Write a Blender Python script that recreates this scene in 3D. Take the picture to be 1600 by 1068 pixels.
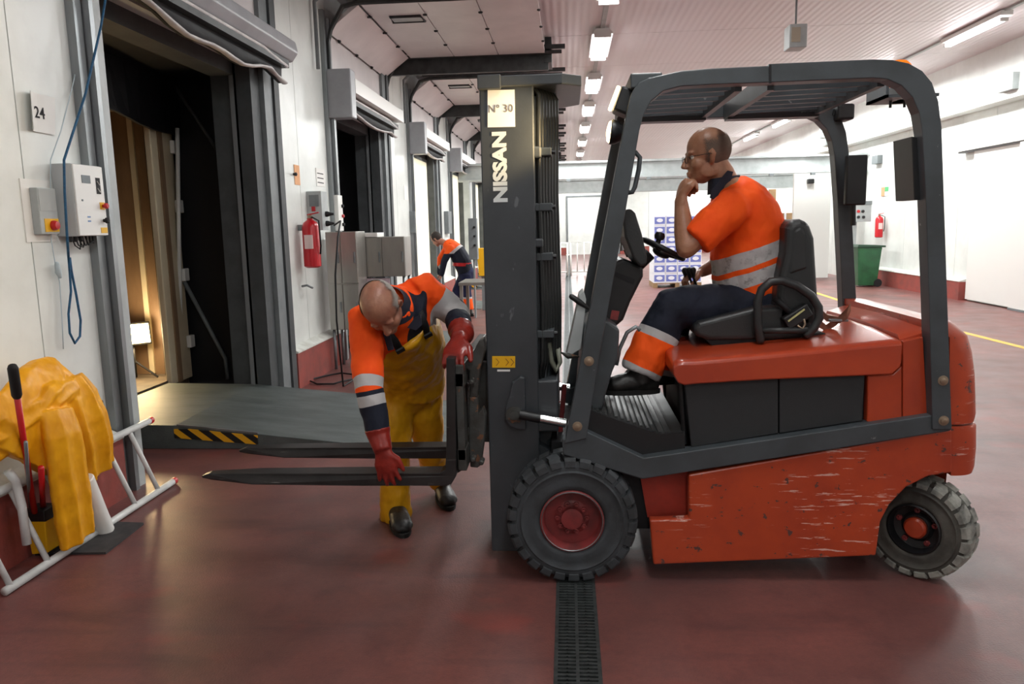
import bpy, bmesh, math, random
from mathutils import Vector, Matrix, noise
for o in list(bpy.data.objects): bpy.data.objects.remove(o)
S = bpy.context.scene
C = S.collection
random.seed(7)
V = Vector
# ---------------------------------------------------------------- camera
F_PX, CAMZ, ROLL = 1200.0, 1.56, 0.0115
CAM = V((0, 0, CAMZ))
dY = V((86, 184, -F_PX)).normalized()
up0 = V((-math.sin(ROLL), math.cos(ROLL), 0))
uZ = (up0 - dY * up0.dot(dY)).normalized()
rX = dY.cross(uZ).normalized()
M = Matrix((rX, dY, uZ))            # rows: world axes seen in camera space -> camera-to-world rotation
cam_data = bpy.data.cameras.new('camera'); cam = bpy.data.objects.new('camera', cam_data); C.objects.link(cam)
cam_data.sensor_width = 36; cam_data.lens = F_PX / 1600 * 36
cam_data.clip_start = 0.05; cam_data.clip_end = 200
cam.matrix_world = Matrix.Translation(CAM) @ M.to_4x4()
S.camera = cam
# ---------------------------------------------------------------- world, exposure, room lights
S.view_settings.view_transform = 'Standard'; S.view_settings.look = 'None'
S.view_settings.gamma = 1; S.view_settings.use_curve_mapping = False
S.view_settings.exposure = 0.0
W = bpy.data.worlds.new('overcast_sky'); S.world = W; W.use_nodes = True
bg = W.node_tree.nodes['Background']; bg.inputs[0].default_value = (1.0, .97, .88, 1); bg.inputs[1].default_value = 5.0
TUBE_E, LAMP_W = 14.0, 95.0
MID_X, RIGHT_X, LAMP_Z = .53, 5.95, 4.17
MID_Y = [-4.4, -1.1, 2.2, 5.5, 9.0, 12.2, 15.4, 18.7, 22.2, 26, 30, 34, 38]
RIGHT_Y = [-4.4, -1.1, 2.2, 5.5, 8.9, 12.2, 15.6, 19.0, 22.4, 26, 30, 34, 38]
def area(name, loc, sx, sy, w, col=(.955, 1, .985), rot=(0, 0, 0)):
    l = bpy.data.lights.new(name, 'AREA'); l.shape = 'RECTANGLE'; l.size = sx; l.size_y = sy; l.energy = w; l.color = col
    o = bpy.data.objects.new(name, l); o.location = loc; o.rotation_euler = rot; C.objects.link(o); return o
for (x, ys) in ((MID_X, MID_Y), (RIGHT_X, RIGHT_Y)):
    for y in ys:
        k = .39 if y < 8 else (1.0 if y < 14 else 1.6)
        area('tube_light', (x, y, LAMP_Z - .1), .26, 1.45, LAMP_W * k)

# ---------------------------------------------------------------- helpers
def ray(px, py):
    d = V(((px - 800) / F_PX, -(py - 534) / F_PX, -1))
    return M @ d
def P(px, py, Y=None, Z=None, X=None):
    d = ray(px, py)
    if Y is not None: t = Y / d.y
    elif Z is not None: t = (Z - CAMZ) / d.z
    else: t = X / d.x
    return CAM + d * t
def lin(c):
    return tuple(((v / 255) / 12.92 if v / 255 <= .04045 else ((v / 255 + .055) / 1.055) ** 2.4) for v in c)
class Nt:
    def __init__(s, m): s.t = m.node_tree; s.n = s.t.nodes; s.l = s.t.links
    def new(s, typ, **kw):
        n = s.n.new(typ)
        for k, v in kw.items(): setattr(n, k, v)
        return n
    def link(s, a, b): s.l.new(a, b)
    def math(s, op, a, b=None, c=None):
        n = s.new('ShaderNodeMath', operation=op)
        for i, v in enumerate((a, b, c)):
            if v is None: continue
            if isinstance(v, (int, float)): n.inputs[i].default_value = v
            else: s.link(v, n.inputs[i])
        return n.outputs[0]
    def mix(s, f, a, b):
        n = s.new('ShaderNodeMix', data_type='RGBA')
        for sock, v in ((n.inputs[0], f), (n.inputs[6], a), (n.inputs[7], b)):
            if isinstance(v, (int, float)): sock.default_value = v
            elif isinstance(v, tuple): sock.default_value = (*v[:3], 1)
            else: s.link(v, sock)
        return n.outputs[2]
    def noise(s, scale, detail=3, vec=None, rough=.5):
        n = s.new('ShaderNodeTexNoise'); n.inputs['Scale'].default_value = scale; n.inputs['Detail'].default_value = detail
        n.inputs['Roughness'].default_value = rough
        if vec is not None: s.link(vec, n.inputs['Vector'])
        return n.outputs['Fac']
    def ramp(s, f, a, b):
        n = s.new('ShaderNodeMapRange'); n.inputs[1].default_value = a; n.inputs[2].default_value = b
        s.link(f, n.inputs[0]); return n.outputs[0]
    def coord(s, scale=(1, 1, 1), world=False):
        if world: c = s.new('ShaderNodeNewGeometry').outputs['Position']
        else: c = s.new('ShaderNodeTexCoord').outputs['Object']
        mp = s.new('ShaderNodeMapping'); mp.inputs['Scale'].default_value = scale; s.link(c, mp.inputs['Vector'])
        return mp.outputs[0]
def mat(name, rgb, rough=.5, metal=0, rgb2=None, nscale=8, lo=.4, hi=.65, bump=0, bscale=60, spec=.5, stretch=(1, 1, 1), emit=None, estr=0, coat=0, scratch=None):
    m = bpy.data.materials.new(name); m.use_nodes = True
    t = Nt(m); b = t.n['Principled BSDF']
    b.inputs['Roughness'].default_value = rough; b.inputs['Metallic'].default_value = metal
    b.inputs['Specular IOR Level'].default_value = spec; b.inputs['Coat Weight'].default_value = coat
    col = lin(rgb); b.inputs['Base Color'].default_value = (*col, 1)
    out = None
    if rgb2 is not None:
        f = t.ramp(t.noise(nscale, 5, t.coord(stretch), .6), lo, hi)
        out = t.mix(f, col, lin(rgb2))
    if scratch:
        sc, c2, th, st = scratch
        f = t.ramp(t.noise(sc, 3, t.coord(st), .6), th, th + .03)
        out = t.mix(f, out if out is not None else col, lin(c2))
    if out is not None: t.link(out, b.inputs['Base Color'])
    if bump:
        bn = t.new('ShaderNodeBump'); bn.inputs['Strength'].default_value = bump; bn.inputs['Distance'].default_value = .01
        t.link(t.noise(bscale, 3, t.coord(stretch)), bn.inputs['Height']); t.link(bn.outputs[0], b.inputs['Normal'])
    if emit: b.inputs['Emission Color'].default_value = (*lin(emit), 1); b.inputs['Emission Strength'].default_value = estr
    return m
def origin(o):
    v = V((0, 0, 0))
    while o is not None: v += o.location; o = o.parent
    return v
class MB:
    """collects shapes in world coordinates; build() links them as one mesh object"""
    def __init__(s): s.v = []; s.f = []
    def add(s, vs, fs):
        n = len(s.v); s.v += [V(v) for v in vs]; s.f += [tuple(i + n for i in f) for f in fs]; return s
    def box(s, a, b):
        (x0, y0, z0), (x1, y1, z1) = a, b
        x0, x1 = sorted((x0, x1)); y0, y1 = sorted((y0, y1)); z0, z1 = sorted((z0, z1))
        return s.add([(x0, y0, z0), (x1, y0, z0), (x1, y1, z0), (x0, y1, z0), (x0, y0, z1), (x1, y0, z1), (x1, y1, z1), (x0, y1, z1)],
                     [(0, 3, 2, 1), (4, 5, 6, 7), (0, 1, 5, 4), (1, 2, 6, 5), (2, 3, 7, 6), (3, 0, 4, 7)])
    def obox(s, c, ax, ay, az):
        c, ax, ay, az = V(c), V(ax), V(ay), V(az)
        vs = [c + ax * i + ay * j + az * k for k in (-1, 1) for (i, j) in ((-1, -1), (1, -1), (1, 1), (-1, 1))]
        return s.add(vs, [(0, 3, 2, 1), (4, 5, 6, 7), (0, 1, 5, 4), (1, 2, 6, 5), (2, 3, 7, 6), (3, 0, 4, 7)])
    def bar(s, a, b, w, h, up=(0, 0, 1)):
        a, b = V(a), V(b); d = (b - a); L = d.length; d.normalize(); u = V(up)
        if abs(d.dot(u)) > .98: u = V((1, 0, 0))
        sd = d.cross(u).normalized(); u = sd.cross(d)
        return s.obox((a + b) / 2, sd * w / 2, d * L / 2, u * h / 2)
    def prism(s, pts, off):
        """pts: planar outline (world points); off: extrusion vector"""
        n = len(pts); off = V(off); a = [V(p) for p in pts]; b = [p + off for p in a]
        fs = [tuple(range(n)), tuple(reversed(range(n, 2 * n)))] + [(i, i + n, (i + 1) % n + n, (i + 1) % n) for i in range(n)]
        return s.add(a + b, fs)
    def side(s, pix, Y0, Y1):
        """side-profile outline read at depth Y0, extruded across to Y1"""
        pts = [P(x, y, Y=Y0) for x, y in pix]
        return s.prism(pts, (0, Y1 - Y0, 0))
    def rings(s, rs, cap=True, closed=False):
        n = len(rs[0]); vs = [p for r in rs for p in r]; fs = []
        m = len(rs)
        for i in range(m if closed else m - 1):
            for j in range(n):
                a = i * n + j; b = i * n + (j + 1) % n; c = ((i + 1) % m) * n + (j + 1) % n; d = ((i + 1) % m) * n + j
                fs.append((a, b, c, d))
        if cap and not closed: fs += [tuple(reversed(range(n))), tuple(range((m - 1) * n, m * n))]
        return s.add(vs, fs)
    def tube(s, pts, r, seg=12, side=None, cap=True, round_end=False, closed=False):
        pts = [V(p) for p in pts]; n = len(pts)
        rr = r if isinstance(r, (list, tuple)) else [r] * n
        rr = [(q, q) if not isinstance(q, tuple) else q for q in rr]
        if round_end:
            e0 = (pts[0] - pts[1]).normalized(); e1 = (pts[-1] - pts[-2]).normalized()
            a, b = rr[0], rr[-1]; ma, mb = min(a), min(b)
            pts = [pts[0] + e0 * ma * .9, pts[0] + e0 * ma * .6] + pts + [pts[-1] + e1 * mb * .6, pts[-1] + e1 * mb * .9]
            rr = [(a[0] * .35, a[1] * .35), (a[0] * .8, a[1] * .8)] + rr + [(b[0] * .8, b[1] * .8), (b[0] * .35, b[1] * .35)]; n += 4
        rs = []; prev = V(side) if side is not None else None
        for i in range(n):
            if closed: t = pts[(i + 1) % n] - pts[i - 1]
            else: t = pts[min(i + 1, n - 1)] - pts[max(i - 1, 0)]
            t.normalize()
            if prev is None:
                prev = t.cross(V((0, 0, 1)))
                if prev.length < .1: prev = t.cross(V((0, 1, 0)))
            a = (prev - t * prev.dot(t)).normalized()
            if side is None: prev = a
            b = t.cross(a)
            rs.append([pts[i] + a * (math.cos(2 * math.pi * k / seg) * rr[i][0]) + b * (math.sin(2 * math.pi * k / seg) * rr[i][1]) for k in range(seg)])
        return s.rings(rs, cap, closed)
    def ell(s, c, ax, ay, az, nu=16, nv=10):
        c, ax, ay, az = V(c), V(ax), V(ay), V(az); rs = []
        for i in range(1, nv):
            t = math.pi * i / nv
            rs.append([c + az * math.cos(t) + (ax * math.cos(2 * math.pi * k / nu) + ay * math.sin(2 * math.pi * k / nu)) * math.sin(t) for k in range(nu)])
        n = len(s.v); s.rings(rs, cap=False); top = len(s.v); s.v += [c + az, c - az]
        L = n + (nv - 2) * nu
        for k in range(nu):
            s.f.append((top, n + (k + 1) % nu, n + k)); s.f.append((top + 1, L + k, L + (k + 1) % nu))
        return s
    def ball(s, c, r, nu=12, nv=8): return s.ell(c, (r, 0, 0), (0, r, 0), (0, 0, r), nu, nv)
    def lathe(s, c, axis, prof, seg=32, cap=True):
        """prof: (radius, distance along axis)"""
        c, axis = V(c), V(axis).normalized(); u = axis.cross(V((0, 0, 1)))
        if u.length < .1: u = V((1, 0, 0))
        u.normalize(); w = axis.cross(u)
        rs = [[c + axis * h + (u * math.cos(2 * math.pi * k / seg) + w * math.sin(2 * math.pi * k / seg)) * max(r, 1e-4) for k in range(seg)] for r, h in prof]
        return s.rings(rs, cap, closed=not cap)
    def build(s, name, m, parent=None, smooth=False, bevel=0, bseg=2, label=None, cat=None, group=None, kind=None, remesh=0, sm=0, disp=None, fix=True):
        me = bpy.data.meshes.new(name); org = origin(parent) if parent is not None else V((0, 0, 0))
        own = V((0, 0, 0))
        if parent is None and cat and s.v:
            xs = [v.x for v in s.v]; ys = [v.y for v in s.v]; zs = [v.z for v in s.v]
            own = V(((min(xs) + max(xs)) / 2, (min(ys) + max(ys)) / 2, min(zs)))
        me.from_pydata([tuple(v - org - own) for v in s.v], [], s.f)
        if fix:
            bm = bmesh.new(); bm.from_mesh(me); bmesh.ops.recalc_face_normals(bm, faces=bm.faces); bm.to_mesh(me); bm.free()
        me.materials.append(m)
        if smooth or remesh: me.polygons.foreach_set('use_smooth', [True] * len(me.polygons))
        o = bpy.data.objects.new(name, me); C.objects.link(o); o.location = own
        if parent is not None: o.parent = parent
        if remesh:
            q = o.modifiers.new('fuse', 'REMESH'); q.mode = 'VOXEL'; q.voxel_size = remesh; q.use_smooth_shade = True
            if sm:
                q = o.modifiers.new('soften', 'SMOOTH'); q.iterations = sm; q.factor = .5
            if disp:
                tx = bpy.data.textures.new('folds', 'CLOUDS'); tx.noise_scale = disp[0]; tx.noise_depth = 2
                q = o.modifiers.new('folds', 'DISPLACE'); q.texture = tx; q.strength = disp[1]; q.mid_level = .5; q.texture_coords = 'LOCAL'
        if bevel:
            q = o.modifiers.new('edge', 'BEVEL'); q.width = bevel; q.segments = bseg; q.limit_method = 'ANGLE'; q.angle_limit = math.radians(40)
            q.harden_normals = False
            if smooth is False and bseg > 1:
                pass
        if smooth == 'auto':
            me.polygons.foreach_set('use_smooth', [True] * len(me.polygons))
            for e in me.edges: pass
            me.set_sharp_from_angle(angle=math.radians(40))
        tag(o, label, cat, group, kind)
        return o
def tag(o, label=None, cat=None, group=None, kind=None):
    if label: o['label'] = label
    if cat: o['category'] = cat
    if group: o['group'] = group
    if kind: o['kind'] = kind
    return o
def thing(name, loc, label, cat, group=None, kind=None):
    o = bpy.data.objects.new(name, None); o.location = loc; o.empty_display_size = .1; C.objects.link(o)
    return tag(o, label, cat, group, kind)
def copy_tree(o, parent=None):
    c = o.copy(); C.objects.link(c); c.parent = parent
    for ch in list(o.children): copy_tree(ch, c)
    return c
def B(a, b, name, m, parent=None, **k): return MB().box(a, b).build(name, m, parent, **k)
def text(body, name, m, parent, c, right, upv, h, ext=.0008, bold=0, wscale=1, align='CENTER'):
    cu = bpy.data.curves.new(name, 'FONT'); cu.body = body; cu.size = h / .7; cu.extrude = ext; cu.align_x = align; cu.align_y = 'CENTER'
    cu.offset = bold; cu.resolution_u = 3
    cu.materials.append(m)
    o = bpy.data.objects.new(name, cu); C.objects.link(o)
    r, u = V(right).normalized(), V(upv).normalized(); n = r.cross(u)
    loc = V(c) - (origin(parent) if parent else V((0, 0, 0)))
    R = Matrix((r * wscale, u, n)).transposed()
    bpy.context.view_layer.update()
    me = bpy.data.meshes.new_from_object(o.evaluated_get(bpy.context.evaluated_depsgraph_get()))
    bpy.data.objects.remove(o); bpy.data.curves.remove(cu)
    me.name = name; o = bpy.data.objects.new(name, me); C.objects.link(o)
    if not me.materials: me.materials.append(m)
    o.matrix_basis = Matrix.Translation(loc) @ R.to_4x4()
    if parent: o.parent = parent
    return o

# ---------------------------------------------------------------- materials
m_wall = mat('white_panel_paint', (226, 230, 226), .35, rgb2=(214, 218, 214), nscale=2, bump=.03, bscale=30)
m_panel_line = mat('panel_seam', (120, 124, 126), .6)
m_curb = mat('red_curb', (150, 70, 62), .6, rgb2=(128, 66, 60), nscale=6, bump=.1)
m_cap = mat('white_cap', (222, 224, 218), .5, rgb2=(196, 196, 188), nscale=9)
m_alu = mat('aluminium', (150, 154, 156), .38, .7, rgb2=(120, 124, 126), nscale=5, stretch=(1, 1, .1))
m_steel = mat('galvanised', (140, 146, 148), .42, .6, rgb2=(112, 118, 120), nscale=4)
m_inox = mat('stainless', (172, 170, 164), .36, .75, rgb2=(150, 148, 143), nscale=3, stretch=(1, 1, .2))
m_dgrey = mat('dark_jamb', (72, 76, 78), .6, rgb2=(60, 64, 66), nscale=5, bump=.05)
m_mgrey = mat('grey_paint', (120, 126, 128), .5, rgb2=(106, 112, 114), nscale=4)
m_lgrey = mat('light_grey_paint', (176, 182, 182), .45, rgb2=(160, 166, 166), nscale=4)
m_black = mat('black_rubber', (14, 14, 18), .7, bump=.1)
m_blackp = mat('black_plastic', (24, 25, 27), .45, bump=.05, bscale=200)
m_white = mat('white_gloss', (232, 232, 228), .3)
m_paper = mat('paper', (236, 236, 232), .8)
m_ink = mat('ink', (30, 30, 34), .8)
m_red = mat('signal_red', (190, 24, 30), .3)
m_yel = mat('signal_yellow', (235, 180, 20), .45)
m_dark_rail = mat('dark_track', (66, 68, 68), .5, .4, rgb2=(48, 50, 50), nscale=6)
m_pink = mat('door_section_paint', (222, 216, 216), .35, rgb2=(210, 204, 204), nscale=1.5)
m_tube = mat('fluorescent_tube', (255, 252, 250), .5, emit=(255, 248, 250), estr=TUBE_E)
m_fix = mat('fixture_white', (225, 226, 224), .35)

def floor_mat():
    m = bpy.data.materials.new('brick_red_epoxy_floor'); m.use_nodes = True
    t = Nt(m); b = t.n['Principled BSDF']; w = t.coord(world=True)
    big = t.ramp(t.noise(.9, 5, w, .6), .35, .7)
    c = t.mix(big, lin((126, 76, 70)), lin((90, 60, 57)))
    fine = t.ramp(t.noise(38, 4, w, .7), .35, .75)
    c = t.mix(t.math('MULTIPLY', fine, .45), c, lin((84, 52, 52)))
    mid = t.ramp(t.noise(5, 6, w, .7), .52, .72)
    c = t.mix(t.math('MULTIPLY', mid, .5), c, lin((78, 46, 46)))
    # rubbed tyre tracks, long smears across the room
    tr = t.ramp(t.noise(2.2, 4, t.coord((.35, 2.2, 1), True), .6), .56, .7)
    c = t.mix(t.math('MULTIPLY', tr, .5), c, lin((70, 48, 50)))
    red = t.ramp(t.noise(1.7, 3, t.coord((1, 1.4, 1), True)), .6, .75)
    c = t.mix(t.math('MULTIPLY', red, .5), c, lin((150, 56, 46)))
    t.link(c, b.inputs['Base Color'])
    r = t.math('ADD', t.math('MULTIPLY', t.noise(3, 4, w), .25), .3); t.link(r, b.inputs['Roughness'])
    bn = t.new('ShaderNodeBump'); bn.inputs['Strength'].default_value = .25; bn.inputs['Distance'].default_value = .004
    t.link(t.noise(130, 3, w), bn.inputs['Height']); t.link(bn.outputs[0], b.inputs['Normal'])
    return m
m_floor = floor_mat()
def ceil_mat():
    m = bpy.data.materials.new('ribbed_ceiling_panel'); m.use_nodes = True
    t = Nt(m); b = t.n['Principled BSDF']
    c = t.mix(t.noise(1.2, 3, t.coord(world=True)), lin((220, 214, 216)), lin((228, 221, 223))); t.link(c, b.inputs['Base Color'])
    b.inputs['Roughness'].default_value = .38
    wv = t.new('ShaderNodeTexWave'); wv.wave_type = 'BANDS'; wv.bands_direction = 'X'; wv.inputs['Scale'].default_value = 3.2
    t.link(t.coord(world=True), wv.inputs['Vector'])
    bn = t.new('ShaderNodeBump'); bn.inputs['Strength'].default_value = .28; bn.inputs['Distance'].default_value = .012
    t.link(wv.outputs['Fac'], bn.inputs['Height']); t.link(bn.outputs[0], b.inputs['Normal'])
    return m
m_ceil = ceil_mat()
def stripe_mat():
    m = bpy.data.materials.new('hazard_tape'); m.use_nodes = True
    t = Nt(m); b = t.n['Principled BSDF']
    sx = t.new('ShaderNodeSeparateXYZ'); t.link(t.coord(world=True), sx.inputs[0])
    v = t.math('ADD', t.math('MULTIPLY', sx.outputs[0], 1), t.math('MULTIPLY', sx.outputs[2], 1.3))
    f = t.math('GREATER_THAN', t.math('FRACT', t.math('MULTIPLY', v, 7.0)), .5)
    t.link(t.mix(f, lin((225, 165, 20)), lin((20, 20, 20))), b.inputs['Base Color']); return m
m_haz = stripe_mat()
ORD = ['nearest', 'second', 'third', 'fourth', 'fifth', 'sixth', 'seventh', 'eighth', 'ninth', 'tenth', 'eleventh', 'twelfth', 'thirteenth']
# ================================================================ ROOM
XL, XR, YB, YF, ZC = -2.75, 7.4, -6.5, 40.0, 4.3
OPEN = [(4.5 + 4.6 * i, 6.75 + 4.6 * i) for i in range(7)]      # dock openings in the left wall
DZ = 3.02                                                          # head of the openings
# floor: one slab with a channel left for the drain
DR0, DR1 = -.065, .105
f = MB()
f.box((XL - 2.2, YB, -.12), (DR0, YF, 0)); f.box((DR1, YB, -.12), (XR + .3, YF, 0)); f.box((DR0, YB, -.12), (DR1, YF, -.05))
f.build('floor', m_floor, kind='structure')
# ceiling in transverse rows of ribbed panels
ce = bpy.data.objects.new('ceiling', None); C.objects.link(ce); ce['kind'] = 'structure'
y = YB
rows = [YB + 2.3 * i for i in range(30)]
for y in rows:
    if y > YF: break
    B((XL - .1, y + .006, ZC), (XR + .1, min(y + 2.3, YF + .1) - .006, ZC + .1), 'ceiling_panel', m_ceil, ce)
B((XL - .2, YB, ZC + .04), (XR + .2, YF + .1, ZC + .14), 'seam_backing', m_panel_line, ce)
# left wall: piers between the openings and lintels over them, each in upright panels
wl = bpy.data.objects.new('wall_left', None); C.objects.link(wl); wl['kind'] = 'structure'
piers = [(YB, 0.5), (.5, 1.6), (1.6, 2.7), (2.7, 3.8), (3.8, OPEN[0][0])]
for i, (a, b) in enumerate(OPEN):
    nxt = OPEN[i + 1][0] if i + 1 < len(OPEN) else YF
    mid = (b + nxt) / 2
    piers += [(b, mid), (mid, nxt)]
for a, b in piers: B((XL - .12, a + .004, 0), (XL, b - .004, ZC), 'wall_panel', m_wall, wl)
for a, b in OPEN:
    mid = (a + b) / 2
    B((XL - .12, a + .004, DZ), (XL, mid - .004, ZC), 'wall_panel', m_wall, wl); B((XL - .12, mid + .004, DZ), (XL, b - .004, ZC), 'wall_panel', m_wall, wl)
bk = MB()
for a, b in piers: bk.box((XL - .16, a - .02, 0), (XL - .1, b + .02, ZC))
bk.build('panel_joint_sealant', m_panel_line, wl)
# red curb with white sloping cap along the wall
def curb(name, x0, x1, segs, h=.36):
    o = bpy.data.objects.new(name, None); C.objects.link(o); o['kind'] = 'structure'
    for a, b in segs:
        B((x0, a, 0), (x1, b, h), 'curb', m_curb, o)
        s = 1 if x1 > x0 else -1
        MB().prism([(x0, a, h), (x1 + .01 * s, a, h), (x1 + .01 * s, a, h + .015), (x0, a, h + .06)], (0, b - a, 0)).build('curb_cap', m_cap, o)
    return o
segs = [(YB, OPEN[0][0] - .23)] + [(b + .54, OPEN[i + 1][0] - .23 if i + 1 < len(OPEN) else YF) for i, (a, b) in enumerate(OPEN)]
curb('baseboard_left', XL, XL + .09, segs)
# other walls
B((XL - .1, YB - .15, 0), (XR + .1, YB, ZC), 'wall_back', m_wall, kind='structure')
wf = bpy.data.objects.new('wall_far', None); C.objects.link(wf); wf['kind'] = 'structure'
for i in range(9):
    x0 = XL + i * 1.15
    B((x0 + .006, YF, 0), (min(x0 + 1.15, XR) - .006, YF + .12, ZC), 'wall_panel', m_wall, wf)
B((XL, YF + .05, 0), (XR, YF + .15, ZC), 'panel_joint_sealant', m_panel_line, wf)
fc = bpy.data.objects.new('baseboard_far', None); C.objects.link(fc); fc['kind'] = 'structure'
for a, b in ((XL + .1, -.05), (2.7, XR - .3)):
    B((a, YF - .1, 0), (b, YF, .36), 'curb', m_curb, fc)
    MB().prism([(a, YF, .36), (a, YF - .11, .36), (a, YF - .11, .375), (a, YF, .42)], (b - a, 0, 0)).build('curb_cap', m_cap, fc)
df = bpy.data.objects.new('door_8', None); C.objects.link(df); df['kind'] = 'structure'
B((.05, YF - .09, 0), (2.6, YF - .02, 2.9), 'door_leaf', m_wall, df)
B((-.03, YF - .12, 0), (.05, YF, 2.98), 'door_frame', m_mgrey, df); B((2.6, YF - .12, 0), (2.68, YF, 2.98), 'door_frame', m_mgrey, df); B((.05, YF - .12, 2.9), (2.6, YF, 2.98), 'door_frame', m_mgrey, df)
# right wall with stepped fascia, sliding-door track and sliding door
wr = bpy.data.objects.new('wall_right', None); C.objects.link(wr); wr['kind'] = 'structure'
yy = YB
while yy < YF:
    B((XR, yy + .005, 0), (XR + .12, min(yy + 1.15, YF) - .005, ZC), 'wall_panel', m_wall, wr); yy += 1.15
B((XR + .06, YB, 0), (XR + .18, YF, ZC), 'panel_joint_sealant', m_panel_line, wr)
B((XR - .28, YB, 3.42), (XR, YF, ZC), 'upper_fascia', m_wall, wr)
B((XR - .28, YB, 3.4), (XR, YF, 3.419), 'fascia_soffit', m_wall, wr)
tr = bpy.data.objects.new('door_9', None); C.objects.link(tr); tr['kind'] = 'structure'
B((XR - .16, YB + .1, 2.72), (XR, 15.2, 3.02), 'track_cover', m_white, tr)
B((XR - .13, YB + .1, 2.69), (XR - .02, 15.2, 2.72), 'track_rail', m_mgrey, tr)
for a, b in ((8.95, 13.2), (13.22, 14.72)):
    B((XR - (.14 if a < 13 else .08), a, .03), (XR - (.06 if a < 13 else .005), b, 2.70), 'sliding_leaf', m_white, tr)
B((XR - .15, 8.95, 0), (XR - .05, 13.2, .035), 'bottom_seal', m_mgrey, tr)
nt = MB()
curb('baseboard_right', XR, XR - .16, [(14.8, 19.4), (YB, 8.9)], .34)
B((XR - .145, 11.9, 2.44), (XR - .141, 12.45, 2.5), 'notice_strip', m_mgrey, tr); B((XR - .145, 11.9, 2.33), (XR - .141, 12.25, 2.39), 'notice_strip', m_mgrey, tr)
# yellow lane line
m_lane = mat('lane_paint', (222, 178, 40), .5, rgb2=(190, 150, 60), nscale=14)
pa, pb, pc = P(1240, 446, Z=.0), P(1330, 475, Z=0), P(1600, 543, Z=0)
pd = pb + (pc - pb) * 1.8
mbl = MB()
for a, b in ((pa, pb), (pb, pd)):
    d = (b - a).normalized(); n = V((-d.y, d.x, 0)) * .05
    mbl.add([a + n, b + n, b - n, a - n, a + n + V((0, 0, .002)), b + n + V((0, 0, .002)), b - n + V((0, 0, .002)), a - n + V((0, 0, .002))],
            [(0, 1, 2, 3), (4, 5, 6, 7), (0, 1, 5, 4), (2, 3, 7, 6), (1, 2, 6, 5), (0, 3, 7, 4)])
mbl.build('trim_1', m_lane, kind='structure')
# floor drain
m_grate = mat('cast_grate', (70, 74, 74), .5, .3, rgb2=(50, 54, 54), nscale=30)
m_pit = mat('drain_pit', (22, 14, 14), .9)
dr = bpy.data.objects.new('trim_2', None); C.objects.link(dr); dr['kind'] = 'structure'
tag(dr, 'long dark grating drain channel running down the floor')
B((DR0, YB + .1, -.045), (DR1, YF - .3, -.04), 'drain_pit', m_pit, dr)
B((DR0, YB + .1, -.04), (DR0 + .014, YF - .3, .001), 'side_rail', m_grate, dr); B((DR1 - .014, YB + .1, -.04), (DR1, YF - .3, .001), 'side_rail', m_grate, dr)
B((.014, YB + .1, -.03), (.026, YF - .3, .0005), 'centre_rib', m_grate, dr)
g = MB(); y = 1.6
while y < YF - .4:
    p = .024 if y < 9 else .06
    w = p * .52; g.box((DR0 + .014, y, -.028), (DR1 - .014, y + w, -.0005 if y < 9 else 0)); y += p
g.build('grating_bars', m_grate, dr, kind='stuff')
g = MB(); y = 1.6
while y < 6:
    g.box((DR0 + .045, y, -.02), (DR0 + .05, y + .012, .001)) ; g.box((DR1 - .05, y, -.02), (DR1 - .045, y + .012, .001)); y += .024
g.build('grating_nubs', m_grate, dr, kind='stuff')

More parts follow.
